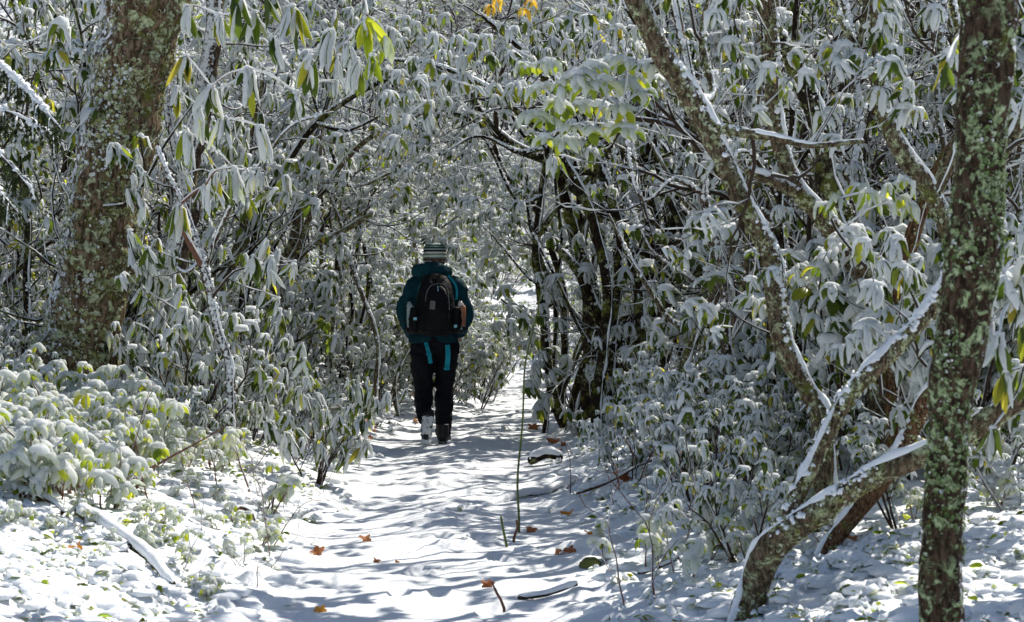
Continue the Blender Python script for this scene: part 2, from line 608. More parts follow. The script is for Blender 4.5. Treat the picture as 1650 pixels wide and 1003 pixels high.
# ------------------------------------------------------------------ leaves
def leaf_tm(L, W, a0, a1, bend, nseg, curl, thick, seed, lod=2, twist=0.0):
    """a leaf one unit long leaving the stem along +X and drooping; and the snow on it"""
    rng = np.random.default_rng(seed)
    t = np.linspace(0, 1, nseg + 1)
    tm = (t[:-1] + t[1:]) / 2
    ang = a0 + (a1 - a0) * sst(tm, 0, bend)
    d = np.stack([np.cos(ang), np.sin(ang)], 1) * (L / nseg)
    c = np.vstack([[0, 0], np.cumsum(d, 0)])
    an = np.interp(t, tm, ang)
    nx_, nz_ = -np.sin(an), np.cos(an)
    wd = W * 0.5 * np.clip(np.sin(math.pi * np.clip((t - 0.06) / 0.95, 0.0, 1)), 0, 1) ** 0.65
    wd[0] = W * 0.04
    wd[-1] = W * 0.04
    sway = 0.05 * L * np.sin(t * 2.2 + rng.uniform(0, 6)) * t
    V = []
    ks = [-1, 0, 1]
    for i in range(nseg + 1):
        for k in ks:
            off = -curl * wd[i] * abs(k)
            V.append((c[i, 0] + nx_[i] * off, k * wd[i] * 0.96 + sway[i], c[i, 1] + nz_[i] * off))
    V = np.array(V)
    i = np.arange(nseg)[:, None] * 3
    j = np.arange(2)[None]
    F = [np.stack([i + j, i + j + 1, i + 3 + j + 1, i + 3 + j], -1).reshape(-1, 4)]
    if lod >= 2:
        kk = np.array([-1.04, -0.62, 0.0, 0.62, 1.04])
        prof = np.array([-0.10, 0.75, 1.0, 0.75, -0.10])
    else:
        kk = np.array([-1.04, 0.0, 1.04])
        prof = np.array([-0.1, 1.0, -0.1])
    th = thick * (0.4 + 0.6 * np.cos(an) ** 2) * (0.65 + 0.5 * rng.random(nseg + 1))
    th[-1] *= 0.35
    S = []
    for i_ in range(nseg + 1):
        w_ = max(wd[i_], W * 0.10)
        lr = rng.uniform(0.72, 1.02, 2)
        for k, pf in zip(kk, prof):
            k = k * (lr[0] if k < 0 else lr[1])
            off = -curl * wd[i_] * abs(k) + th[i_] * pf + 0.01 * L
            S.append((c[i_, 0] + nx_[i_] * off, k * w_ + sway[i_], c[i_, 1] + nz_[i_] * off))
    S = np.array(S)
    m = len(kk)
    i = np.arange(nseg)[:, None] * m
    j = np.arange(m - 1)[None]
    FS = [np.stack([i + j, i + j + 1, i + m + j + 1, i + m + j], -1).reshape(-1, 4)]
    e = nseg * m
    FS.append(np.array([[e + q, e + q + 1, e + (m // 2)] for q in range(m - 1) if q not in (m // 2 - 1, m // 2)] or np.zeros((0, 3)), int).reshape(-1, 3))
    return (V, F), (S, FS)


def dome_tm(nr, nl, seed=0, flat=0.75, lump=0.15):
    rng = np.random.default_rng(seed)
    V = [(0, 0, flat)]
    for l in range(1, nl + 1):
        a = math.pi * 0.62 * l / nl
        for r in range(nr):
            b = 2 * math.pi * (r + 0.5 * (l % 2)) / nr
            q = 1 + lump * rng.normal()
            V.append((math.sin(a) * math.cos(b) * q, math.sin(a) * math.sin(b) * q, math.cos(a) * flat * q))
    T = [(0, 1 + r, 1 + (r + 1) % nr) for r in range(nr)]
    Qd = []
    for l in range(nl - 1):
        for r in range(nr):
            a, b = 1 + l * nr + r, 1 + l * nr + (r + 1) % nr
            Qd.append((a, a + nr, b + nr, b))
    return np.array(V, float), [np.array(Qd).reshape(-1, 4), np.array(T)]


def leafset(kind, lod, n=5):
    """kind: droop of the leaf set"""
    out = []
    for s in range(n):
        r = np.random.default_rng(100 + s)
        if kind == 'hang':
            a0, a1, b = R(r.uniform(-45, -10)), R(r.uniform(-92, -78)), 0.22
            Wd = r.uniform(0.24, 0.31)
        elif kind == 'droop':
            a0, a1, b = R(r.uniform(5, 30)), R(r.uniform(-88, -62)), r.uniform(0.45, 0.7)
            Wd = r.uniform(0.26, 0.36)
        else:
            a0, a1, b = R(r.uniform(0, 35)), R(r.uniform(-50, -20)), 0.8
            Wd = r.uniform(0.3, 0.4)
        out.append(leaf_tm(1, Wd, a0, a1, b, {3: 7, 2: 5, 1: 3}[lod], r.uniform(0.25, 0.6), [0.05, 0.17, 0.09, 0.13, 0.07][s] * (1.25 if kind == 'droop' else 0.8), s, lod))
    return out


def clumpset(lod):
    out = []
    for s in range(5):
        r = np.random.default_rng(200 + s)
        out.append(leaf_tm(1, r.uniform(0.38, 0.5), R(r.uniform(5, 28)), R(r.uniform(-85, -60)), r.uniform(0.85, 1.1), {3: 7, 2: 5}[lod], r.uniform(0.3, 0.6), [0.16, 0.24, 0.12, 0.2, 0.14][s], s, lod))
    return out


LS = {('clump', 3): clumpset(3), ('clump', 2): clumpset(2), ('hang', 3): leafset('hang', 3), ('hang', 2): leafset('hang', 2), ('droop', 3): leafset('droop', 3), ('droop', 2): leafset('droop', 2),
      ('droop', 1): leafset('droop', 1), ('hang', 1): leafset('hang', 1), ('open', 1): leafset('open', 1), ('open', 2): leafset('open', 2)}
DOME = dome_tm(7, 3, 1)
DOME_S = dome_tm(5, 2, 2)


def basis(up, rz):
    z = nrm(up)
    x = np.array([math.cos(rz), math.sin(rz), 0])
    x = nrm(x - z * (x @ z))
    return np.stack([x, np.cross(z, x), z], 1)


def whorl(rng, pos, d, size, n=None, spread=1.0):
    """list of (leaf shape, matrix, place, snowy) for the leaves round one shoot tip"""
    out = []
    n = n or int(rng.integers(6, 10))
    up = nrm(np.array([0, 0, 1.0]) * 0.8 + np.asarray(d) * 0.35 + rng.normal(0, 0.10, 3))
    ph = rng.uniform(0, 6.28)
    for k in range(n):
        a = ph + k * 2.4 + rng.normal(0, 0.15)
        s = size * rng.uniform(0.6, 1.18)
        tilt = rng.normal(0, 0.22) - 0.05
        B = basis(up, 0)
        ca, sa = math.cos(a), math.sin(a)
        Rz = np.array([[ca, -sa, 0], [sa, ca, 0], [0, 0, 1]])
        ct, st = math.cos(tilt), math.sin(tilt)
        Ry = np.array([[ct, 0, -st], [0, 1, 0], [st, 0, ct]])
        rx = rng.normal(0, 0.25)
        Rx = np.array([[1, 0, 0], [0, math.cos(rx), -math.sin(rx)], [0, math.sin(rx), math.cos(rx)]])
        Mx = B @ Rz @ Ry @ Rx * s * np.array([1, spread, 1])
        p = np.asarray(pos) + B @ Rz @ np.array([0.004, 0, 0]) - up * 0.006 * (k % 3)
        out.append((int(rng.integers(0, 5)), Mx, p, rng.random()))
    return out


def foliage_meshes(whorls, kind, lod, snowy, rng, dome=True, dsize=0.26):
    """joined leaves and joined snow of many whorls"""
    lm, sm = MB(), MB()
    sets = LS[(kind, lod)]
    per = [([], []) for _ in sets]
    pers = [([], []) for _ in sets]
    DM, DT = [], []
    for (pos, d, size, n) in whorls:
        ws = whorl(rng, pos, d, size, n)
        for (v, Mx, p, q) in ws:
            per[v][0].append(Mx); per[v][1].append(p)
            if q < snowy:
                pers[v][0].append(Mx); pers[v][1].append(p)
        if dome and rng.random() < snowy:
            s = size * dsize * (0.5 if kind == 'hang' else 1.45) * rng.uniform(0.5, 1.2)
            DM.append(np.diag([s, s, s * 0.8])); DT.append(np.asarray(pos) + [0, 0, s * 0.1])
    for i, (l, s) in enumerate(sets):
        lm.inst(l, per[i][0], per[i][1])
        sm.inst(s, pers[i][0], pers[i][1])
    sm.inst(DOME if lod > 1 else DOME_S, DM, DT)
    return lm, sm


# ------------------------------------------------------------------ growth
def grow(rng, pos, d, r, length, lev, prm, br, tips):
    seg = prm['seg'][lev]
    n = max(3, int(length / seg))
    pts, dirs = [np.array(pos, float)], [nrm(d)]
    d = nrm(d)
    for i in range(n):
        d = nrm(d + rng.normal(0, prm['jit'][lev], 3) + np.array([0, 0, prm['up'][lev]]) * (1 + 0.5 * i / n) + prm.get('pull', np.zeros(3)) * 0.1)
        pts.append(pts[-1] + d * (length / n)); dirs.append(d)
    pts = np.array(pts)
    r1 = r * prm['tap'][lev]
    rad = np.linspace(r, max(r1, 0.0018), len(pts))
    br.append((pts, rad, lev))
    last = lev == prm['max']
    if last:
        tips.append((pts[-1], dirs[-1]))
        return
    nc = prm['n'][lev]
    nc = int(nc) if nc == int(nc) else int(nc) + (rng.random() < nc % 1)
    for c in range(nc):
        t = 1.0 if c == 0 else rng.uniform(prm['t0'][lev], 1.0)
        i = min(len(pts) - 1, int(round(t * (len(pts) - 1))))
        ax = nrm(rng.normal(0, 1, 3))
        side = nrm(np.cross(dirs[i], ax))
        sp = prm['ang'][lev] * rng.uniform(0.6, 1.3) * (0.5 if c == 0 else 1)
        nd = nrm(dirs[i] * math.cos(sp) + side * math.sin(sp))
        grow(rng, pts[i], nd, rad[i] * (0.85 if c == 0 else 0.62), length * prm['len'][lev] * rng.uniform(0.7, 1.25), lev + 1, prm, br, tips)


def branches_mesh(br, mat, sides=(8, 6, 5, 4, 3), snow=1.0, rs=(6, 5, 4, 3, 3), seed=0, minr=0.0045, rough=0.0, cover=0.85):
    bm_, sm = MB(), MB()
    rng = np.random.default_rng(seed)
    for k, (pts, rad, lev) in enumerate(br):
        if rough and lev == 0:
            p4 = catmull(np.column_stack([pts, rad]), 0.05)
            V, F = tube(p4[:, :3], p4[:, 3], 10, rough=rough, seed=seed + k)
        else:
            V, F = tube(pts, rad, sides[min(lev, 4)])
        bm_.add(V, F)
        if snow and rng.random() < cover:
            V, F = ridge(pts, rad, rs[min(lev, 4)], snow * (0.85 if lev else 1), seed + k % 50, minr=minr)
            sm.add(V, F)
    return bm_, sm


def make_plant(name, cat, label, group, seed, stems, prm, kind, lod, size, snowy, leafmat, barkmat, snow=1.0, pieces=False, minr=0.0045, extra=0.0, nl=None, cover=0.85, leafy=1.0):
    """stems: list of (offset, direction, radius, length)"""
    rng = np.random.default_rng(seed)
    br, tips = [], []
    for (o, d, r, L) in stems:
        grow(rng, o, d, r, L, 0, prm, br, tips)
    root = empty(name)
    tag(root, label, cat, group)
    bmB, smB = branches_mesh(br, barkmat, snow=snow, seed=seed, minr=minr, cover=cover)
    link('stems', bmB.mesh('stems', M[barkmat]), root)
    wh = [(p, d, size * rng.uniform(0.55, 1.35), nl) for p, d in tips if rng.random() < leafy]
    if extra:
        for pts, rad, lev in br:
            if lev >= prm['max'] - 1 and rng.random() < extra:
                i = int(rng.integers(1, len(pts)))
                wh.append((pts[i], pts[i] - pts[i - 1], size * rng.uniform(0.6, 0.9), 4))
    if not pieces:
        lm, sm = foliage_meshes(wh, kind, lod, snowy, rng)
        link('foliage', lm.mesh('foliage', M[leafmat]), root, 'stuff')
        for V in smB.V and [0]:
            off = sm.n
            for vv in smB.V: sm.V.append(vv)
            for f, m_ in smB.F: sm.F.append((f + off, m_))
            sm.n += smB.n
        link('snow', sm.mesh('snow', M['snow']), root, 'stuff')
    else:
        dm = MB()
        for vv in smB.V: dm.V.append(vv)
        for f, m_ in smB.F: dm.F.append((f, m_))
        dm.n = smB.n
        leaf_pieces(root, wh, kind, lod, snowy, leafmat, rng, dm)
        link('snow', dm.mesh('snow', M['snow_lit']), root, 'stuff')
    return root


LEAFMESH = {}


def leaf_pieces(root, wh, kind, lod, snowy, leafmat, rng, dm):
    key = (kind, lod, leafmat)
    if key not in LEAFMESH:
        L = []
        for l, s in LS[(kind, lod)]:
            a, b = MB(), MB()
            a.add(*l); b.add(*s)
            L.append((a.mesh('leaf', M[leafmat]), b.mesh('leaf_snow', M['snow_lit' if leafmat == 'leaf_lit' else 'snow'])))
        LEAFMESH[key] = L
    for (pos, d, size, n) in wh:
        for (v, Mx, p, q) in whorl(rng, pos, d, size, n):
            lo = link('leaf', LEAFMESH[key][v][0], root)
            m4 = Matrix.Identity(4)
            for i in range(3):
                for j in range(3):
                    m4[i][j] = Mx[i][j]
                m4[i][3] = p[i]
            lo.matrix_basis = m4
            if q < snowy:
                link('snow', LEAFMESH[key][v][1], lo)
        if rng.random() < snowy:
            s = size * (0.12 if kind == 'hang' else 0.42 if kind == 'clump' else 0.24) * rng.uniform(0.6, 1.2)
            dm.inst(DOME, [np.diag([s, s, s * 0.8])], [np.asarray(pos) + [0, 0, s * 0.1]])


# ------------------------------------------------------------------ kinds of plant
rs_ = np.random.default_rng(7)
TREE_P = dict(seg=[0.16, 0.13, 0.10, 0.07], jit=[0.16, 0.2, 0.22, 0.2], up=[0.03, 0.04, 0.05, 0.08], tap=[0.6, 0.5, 0.45, 0.5],
              n=[6, 5, 3.4], t0=[0.35, 0.2, 0.15], ang=[0.75, 0.8, 0.7], len=[0.5, 0.48, 0.42], max=3)
BUSH_P = dict(seg=[0.1, 0.08, 0.06], jit=[0.12, 0.15, 0.15], up=[0.05, 0.07, 0.09], tap=[0.6, 0.5, 0.5],
              n=[4.5, 3.2], t0=[0.3, 0.2], ang=[0.7, 0.65], len=[0.55, 0.5], max=2)
TREES, TANGLE, BUSHES, SPRIGS, HANGB = [], [], [], [], []
for v in range(5):
    st = []
    r = np.random.default_rng(300 + v)
    for k in range(3):
        a = r.uniform(0, 6.28)
        st.append(((0.12 * math.cos(a), 0.12 * math.sin(a), -0.1), (0.42 * math.cos(a), 0.42 * math.sin(a), 1), r.uniform(0.028, 0.05), r.uniform(2.0, 2.8)))
    TREES.append(make_plant('rhododendron_tree', 'rhododendron', 'tall snow-laden rhododendron', 'rhododendrons of the thicket', 40 + v, st, TREE_P, 'droop', 1, 0.115, 0.42, 'leaf', 'bark_dark', minr=0.006, leafy=0.5, nl=6))
TG_P = dict(TREE_P, n=[7, 6, 3], jit=[0.2, 0.26, 0.3, 0.3], len=[0.55, 0.5, 0.5], up=[0.02, 0.01, 0.0, 0.04], ang=[0.9, 0.9, 0.8])
for v in range(4):
    st = []
    r = np.random.default_rng(330 + v)
    for k in range(3):
        a = r.uniform(0, 6.28)
        st.append(((0.2 * math.cos(a), 0.2 * math.sin(a), -0.1), (0.5 * math.cos(a), 0.5 * math.sin(a), 1), r.uniform(0.02, 0.035), r.uniform(1.6, 2.3)))
    TANGLE.append(make_plant('rhododendron_tree', 'rhododendron', 'tangled snow-laden rhododendron', 'rhododendrons of the thicket', 60 + v, st, TG_P, 'droop', 1, 0.088, 0.45, 'leaf', 'twig', snow=1.0, minr=0.006, nl=5, leafy=0.36))
TWIGGY = []
TW_P = dict(TREE_P, n=[7, 6, 4], jit=[0.2, 0.28, 0.32, 0.32], len=[0.6, 0.52, 0.5], up=[0.02, 0.0, -0.01, 0.02], ang=[1.0, 0.95, 0.9], seg=[0.16, 0.14, 0.11, 0.08])
for v in range(4):
    st = []
    r = np.random.default_rng(345 + v)
    for k in range(3):
        a = r.uniform(0, 6.28)
        st.append(((0.2 * math.cos(a), 0.2 * math.sin(a), -0.1), (0.6 * math.cos(a), 0.6 * math.sin(a), 1), r.uniform(0.016, 0.03), r.uniform(1.5, 2.1)))
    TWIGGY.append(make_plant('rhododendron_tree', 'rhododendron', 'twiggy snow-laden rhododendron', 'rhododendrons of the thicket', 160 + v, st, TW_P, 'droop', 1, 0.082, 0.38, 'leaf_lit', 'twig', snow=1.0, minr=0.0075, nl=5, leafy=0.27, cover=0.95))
for v in range(5):
    st = []
    r = np.random.default_rng(360 + v)
    for k in range(5):
        a = r.uniform(0, 6.28)
        st.append(((0.12 * math.cos(a), 0.12 * math.sin(a), -0.05), (0.55 * math.cos(a), 0.55 * math.sin(a), 1), r.uniform(0.009, 0.014), r.uniform(0.5, 0.85)))
    BUSHES.append(make_plant('rhododendron_bush', 'bush', 'rhododendron bush', 'rhododendron bushes', 80 + v, st, BUSH_P, 'clump' if v % 2 else 'droop', 2, 0.105 if v % 2 else 0.115, 0.76, 'leaf', 'twig', extra=0.2))
for v in range(3):
    st = []
    r = np.random.default_rng(380 + v)
    for k in range(6):
        a = r.uniform(0, 6.28)
        st.append(((0.1 * math.cos(a), 0.1 * math.sin(a), -0.05), (0.4 * math.cos(a), 0.4 * math.sin(a), 1), 0.011, r.uniform(0.5, 0.8)))
    HANGB.append(make_plant('rhododendron_bush', 'bush', 'rhododendron bush', 'rhododendron bushes', 90 + v, st, BUSH_P, 'hang', 2, 0.17, 0.88, 'leaf', 'twig'))
SPR_P = dict(seg=[0.05, 0.04], jit=[0.10, 0.12], up=[0.05, 0.10], tap=[0.6, 0.6], n=[2.6], t0=[0.35], ang=[0.7], len=[0.6], max=1)
for v in range(6):
    st = []
    r = np.random.default_rng(400 + v)
    for k in range(1 + v % 3):
        a = r.uniform(0, 6.28)
        st.append(((0.03 * math.cos(a), 0.03 * math.sin(a), -0.05), (0.4 * math.cos(a), 0.4 * math.sin(a), 1), 0.006, r.uniform(0.14, 0.28)))
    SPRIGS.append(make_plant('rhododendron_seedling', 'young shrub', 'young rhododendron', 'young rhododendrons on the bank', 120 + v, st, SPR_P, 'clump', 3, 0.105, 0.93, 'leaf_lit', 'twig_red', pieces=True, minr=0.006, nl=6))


def gz(x, y):
    return float(H(np.array([x]), np.array([y]))[0])


def at_px(px, d):
    x = (px - CX) / FPX * d
    return x, d, gz(x, d)


rg = np.random.default_rng(99)

# ------------------------------------------------------------------ the thicket: trees outside the corridor of the path
LAB = {'l': 'snow-laden rhododendron in the dense thicket left of the footpath', 'r': 'snow-laden rhododendron in the dark thicket right of the footpath',
       'f': 'small snowy rhododendron in the far bright tangle closing off the footpath'}
GRP = {'l': 'rhododendrons of the thicket left of the path', 'r': 'rhododendrons of the thicket right of the path', 'f': 'far rhododendrons closing off the path'}


def place(kindset, x, y, sc_, side, lean=0.0, la=0.0):
    o = kindset[int(rg.integers(0, len(kindset)))]
    put(o, (x, y, gz(x, y) - 0.03), rg.uniform(0, 6.28), sc_, LAB[side], GRP[side], (lean * math.sin(la), lean * math.cos(la)))


def scatter(x0, x1, y0, y1, step, fn, keep):
    for yy in np.arange(y0, y1, step):
        for xx in np.arange(x0, x1, step):
            x, y = xx + rg.uniform(-0.4, 0.4) * step, yy + rg.uniform(-0.4, 0.4) * step
            if keep(x, y):
                fn(x, y)


def infr(x, y, m=1.5):
    return abs(x) < 825 / FPX * y + m


# left of the path
def f_left(x, y):
    s = x - path_c(y)
    near = -s < 6.0 and y > 17.0
    if near and rg.random() < (0.5 if y > 18.5 else 0.15): return
    place(TWIGGY if near else TANGLE if rg.random() < 0.65 else TREES, x, y, rg.uniform(0.6, 0.95) if near else rg.uniform(0.85, 1.25), 'l', 0.12, rg.uniform(-0.6, 0.6))


scatter(-8, 0, 16.5, 27, 1.2, f_left, lambda x, y: x - path_c(y) < -(2.1 + 0.16 * (y - 16.5)) and infr(x, y))


def f_right(x, y):
    place(TREES if rg.random() < 0.45 else TANGLE, x, y, rg.uniform(0.9, 1.35), 'r', 0.12, rg.uniform(2.5, 3.7))


scatter(0, 9, 13.5, 34, 1.3, f_right, lambda x, y: x - path_c(y) > 1.9 + 1.0 * (y < 17) and infr(x, y) and y < 21.8 and not (y < 19.8 and 0.0 < x / y < 0.135))


for (x, y, s_, la) in [(2.6, 22.5, 1.45, 3.14), (3.2, 19.0, 1.5, 3.14), (-3.9, 18.0, 1.3, 0), (-5.2, 17.0, 1.3, 0), (3.4, 30, 1.7, 3.14), (2.9, 27, 1.5, 3.14)]:
    o = TREES[int(rg.integers(0, 5))]
    put(o, (x, y, gz(x, y) - 0.03), rg.uniform(0, 6.28), s_, 'tall snow-laden rhododendron arching over the footpath behind the hiker', 'tall rhododendrons arching over the path', (0, 0.16 * (1 if la == 0 else -1)))


def f_far(x, y):
    place(TWIGGY if rg.random() < 0.7 else TANGLE, x, y, rg.uniform(1.0, 1.7), 'f')


scatter(-12, 13, 39, 60, 2.3, f_far, lambda x, y: infr(x, y, 0.4))


def f_slope(x, y):
    if rg.random() < 0.5: put(TWIGGY[int(rg.integers(0, 4))], (x, y, gz(x, y) - 0.05), rg.uniform(0, 6.28), rg.uniform(0.35, 0.7), LAB['f'], GRP['f'])
    else: put(BUSHES[int(rg.integers(0, 5))], (x, y, gz(x, y)), rg.uniform(0, 6.28), rg.uniform(0.7, 1.15), LAB['f'], GRP['f'])


scatter(-8, 3.2, 25, 39, 0.95, f_slope, lambda x, y: infr(x, y, 0.6) and abs(x - path_c(y)) > (0.7 if y < 30 else 0.45 if y < 33 else -1))


# ------------------------------------------------------------------ bushes on the banks
def f_bush(x, y, scl=(0.7, 1.3), side='l'):
    o = BUSHES[int(rg.integers(0, 5))]
    if side == 'l' and y < 17.5 and rg.random() < 0.6:
        o = HANGB[int(rg.integers(0, 3))]
        scl = (0.42, 0.74) if scl[1] > 0.9 else (0.3, 0.45)
    lab = {'l': 'low rhododendron bush bowed under snow in the undergrowth left of the footpath', 'r': 'leafy rhododendron bush dusted with snow in the undergrowth right of the footpath'}[side]
    put(o, (x, y, gz(x, y)), rg.uniform(0, 6.28), rg.uniform(*scl), lab, 'rhododendron bushes of the undergrowth on the ' + {'l': 'left', 'r': 'right'}[side])


scatter(-7, 0, 13.2, 26, 0.8, lambda x, y: f_bush(x, y, (0.6, 1.0), 'l'), lambda x, y: x - path_c(y) < -(1.25 + 0.5 * (y < 16)) and infr(x, y, 0.3) and not (y < 14.6 and -0.27 < x / y < -0.19))
scatter(0, 9, 9.6, 20, 0.75, lambda x, y: f_bush(x, y, (0.8, 1.35), 'r'), lambda x, y: (x - path_c(y) > 1.9 + 0.14 * max(0, y - 10)) and infr(x, y, 0.3) and (x > 1.35 or y > 14) and not (13 < y < 18.5 and x / y < 0.1))
scatter(-1, 2.6, 20, 25.5, 0.85, lambda x, y: f_bush(x, y, (0.4, 0.9), 'r'), lambda x, y: 0.5 < x - path_c(y) < 2.4)
scatter(-3.4, 1, 18, 25.5, 0.7, lambda x, y: f_bush(x, y, (0.4, 0.65) if y < 20 else (0.55, 0.85), 'l'), lambda x, y: -3.6 < x - path_c(y) < -0.5 - 0.3 * (y < 19))

for x_, y_, s_, K_ in [(-0.42, 20.6, 0.8, 'b'), (-0.30, 21.9, 0.8, 'b'), (-0.24, 23.4, 0.8, 'b'), (-0.8, 19.4, 0.7, 'b'), (-1.1, 20.4, 0.8, 'b'), (-0.9, 22.4, 0.45, 't'), (-0.6, 24.6, 0.4, 't'), (-1.3, 18.6, 0.75, 'b'), (0.95, 22.6, 0.8, 'b'), (1.2, 24.5, 0.6, 't'), (1.5, 23, 0.7, 't')]:
    K_ = BUSHES if K_ == 'b' else TWIGGY
    put(K_[int(rg.integers(0, 4))], (x_, y_, gz(x_, y_)), rg.uniform(0, 6.28), s_, 'snowy rhododendron crowding the narrow bend of the footpath just beyond the hiker', 'rhododendrons crowding the bend of the path')

# bushes one can point at
NAMED = [
    (HANGB[0], 500, 12.9, 0.66, 'knee-high rhododendron with long hanging leaves beside the bend of the footpath, left of the hiker'),
    (HANGB[1], 505, 15.0, 0.42, 'small shaded rhododendron with hanging leaves between the hanging-leaf bush and the hiker'),
    (HANGB[2], 400, 13.8, 0.75, 'shaded blue-white rhododendron with hanging leaves behind the snowy slope left of the footpath'),
    (HANGB[1], 300, 14.2, 0.75, 'drooping snow-plastered rhododendron just right of the thick mossy trunk'),
    (HANGB[0], 235, 13.9, 0.65, 'drooping rhododendron against the right side of the thick mossy trunk'),
    (BUSHES[0], 0, 12.4, 0.55, 'sunlit snow-capped rhododendron bush at the left edge in front of the thick mossy trunk'),
    (BUSHES[2], 1010, 12.2, 0.5, 'sunlit low rhododendron bush with yellow-green leaves at the right edge of the footpath'),
    (BUSHES[3], 1140, 10.6, 0.62, 'low snowy rhododendron bush on the right bank above the mossy stone'),
    (BUSHES[1], 1200, 11.4, 0.8, 'snowy rhododendron bush on the right bank behind the foot of the leaning trunks'),
]
for o, px, d, s_, lab in NAMED:
    x, y, z = at_px(px, d)
    put(o, (x, y, z), rg.uniform(0, 6.28), s_, lab, 'rhododendron bushes by the path')

scatter(-1, 6, 9.0, 14.5, 0.55, lambda x, y: f_bush(x, y, (0.4, 0.62), 'r'), lambda x, y: x - path_c(y) > 1.15 + 0.05 * (y - 9) and infr(x, y, 0.2) and rg.random() < 0.75)
scatter(-5, 0, 12.6, 17, 0.6, lambda x, y: f_bush(x, y, (0.35, 0.55), 'l'), lambda x, y: x - path_c(y) < -1.15 and infr(x, y, 0.2) and x > -4 and not (y < 14.2 and -0.27 < x / y < -0.19))
# young plants on the sunlit left bank
YL = 'young snow-capped rhododendron among others on the sunny left bank'
SPOT = [(95, 12.4, 1.15, 'tallest young rhododendron of the left bank, its snowy leaves standing before the mossy trunk'),
        (412, 11.6, 1.15, 'lone young rhododendron with bright green leaf tips at the lower edge of the left slope'),
        (425, 11.0, 0.9, 'small young rhododendron with green hanging leaves in front of the lone taller one'),
        (115, 10.0, 0.95, 'young rhododendron with the brightest green bare leaves on the left bank')]
for i, (px, d, s_, lab) in enumerate(SPOT):
    x, y, z = at_px(px, d)
    put(SPRIGS[(i * 2 + 1) % 6], (x, y, z), i * 1.3, s_, lab, 'young rhododendrons on the left bank')
for k in range(210):
    px = rg.uniform(-60, 400)
    d = rg.uniform(9.2, 13.0)
    if px > 150 + (d - 9.2) * 75: continue
    x, y, z = at_px(px, d)
    put(SPRIGS[int(rg.integers(0, 6))], (x, y, z), rg.uniform(0, 6.28), rg.uniform(0.75, 1.35) * (0.6 if px > 240 else 1), YL, 'young rhododendrons on the left bank')
for k in range(60):
    px = rg.uniform(-40, 470)
    d = rg.uniform(8.2, 11.5)
    x, y, z = at_px(px, d)
    if x > path_c(y) - 0.95: continue
    put(SPRIGS[int(rg.integers(0, 6))], (x, y, z - 0.03), rg.uniform(0, 6.28), rg.uniform(0.32, 0.6), 'tiny snow-capped rhododendron seedling low on the open snow of the left bank', 'tiny seedlings on the left bank')
for k in range(44):
    px = rg.uniform(960, 1640)
    d = rg.uniform(8.6, 11.5)
    x, y, z = at_px(px, d)
    put(SPRIGS[int(rg.integers(0, 6))], (x, y, z), rg.uniform(0, 6.28), rg.uniform(0.5, 0.9), 'young snow-capped rhododendron among others on the half-shaded right bank', 'young rhododendrons on the right bank')


# ------------------------------------------------------------------ trunks drawn one by one
def flakes(mb_, pts, rad, n, size, rng, face=(0, -1, 0), hug=1.0, wide=-0.35, tm=None):
    if n < 1: return
    T, N, B = frames(pts)
    arc = np.concatenate([[0], np.cumsum(np.linalg.norm(np.diff(pts, axis=0), axis=1))])
    k = n * 6
    u = rng.uniform(0, arc[-1], k)
    i = np.clip(np.searchsorted(arc, u) - 1, 0, len(pts) - 2)
    tt = ((u - arc[i]) / np.maximum(1e-6, arc[i + 1] - arc[i]))[:, None]
    a = rng.uniform(0, 6.28, k)[:, None]
    dr = N[i] * np.cos(a) + B[i] * np.sin(a)
    r = (rad[i] * (1 - tt[:, 0]) + rad[i + 1] * tt[:, 0])[:, None]
    p = pts[i] * (1 - tt) + pts[i + 1] * tt + dr * r * hug
    ok = (dr @ np.asarray(face, float) > wide) & (fbm(p[:, 0], p[:, 1], p[:, 2] * 0.7, 3, 3, 5.0) > rng.uniform(-0.25, 0.3, k))
    dr, p = dr[ok][:n], p[ok][:n]
    m = len(p)
    if not m: return
    s = size * (0.35 + 1.3 * rng.random(m) ** 2.2)[:, None]
    z = dr + rng.normal(0, 0.35, (m, 3)); z /= np.linalg.norm(z, axis=1)[:, None]
    x = np.cross(z, rng.normal(0, 1, (m, 3))); x /= np.linalg.norm(x, axis=1)[:, None]
    mb_.inst(tm or FLAKE, np.stack([x * s, np.cross(z, x) * s, z * s], -1), p)


_fr = np.random.default_rng(5)
_a = np.arange(6) * math.pi / 3
FLAKE = (np.vstack([[0, 0, -0.1], np.stack([np.cos(_a) * _fr.uniform(0.6, 1.2, 6), np.sin(_a) * _fr.uniform(0.6, 1.2, 6), _fr.uniform(0.05, 0.45, 6)], 1)]),
         [np.array([(0, 1 + i, 1 + (i + 1) % 6) for i in range(6)])])


CLUMP = dome_tm(6, 2, 9, 0.6, 0.25)


def px_path(pl, to_ground=False):
    """(px, py, distance, width in px) -> points and radii"""
    out = [np.append(P(a, b, d), 0.5 * w_ / FPX * d) for a, b, d, w_ in pl]
    if to_ground:
        x, y = out[0][0], out[0][1]
        z = gz(x, y) - 0.08
        if out[0][2] > z + 0.05:
            out.insert(0, np.array([x, y, z, out[0][3] * 1.15]))
    return out


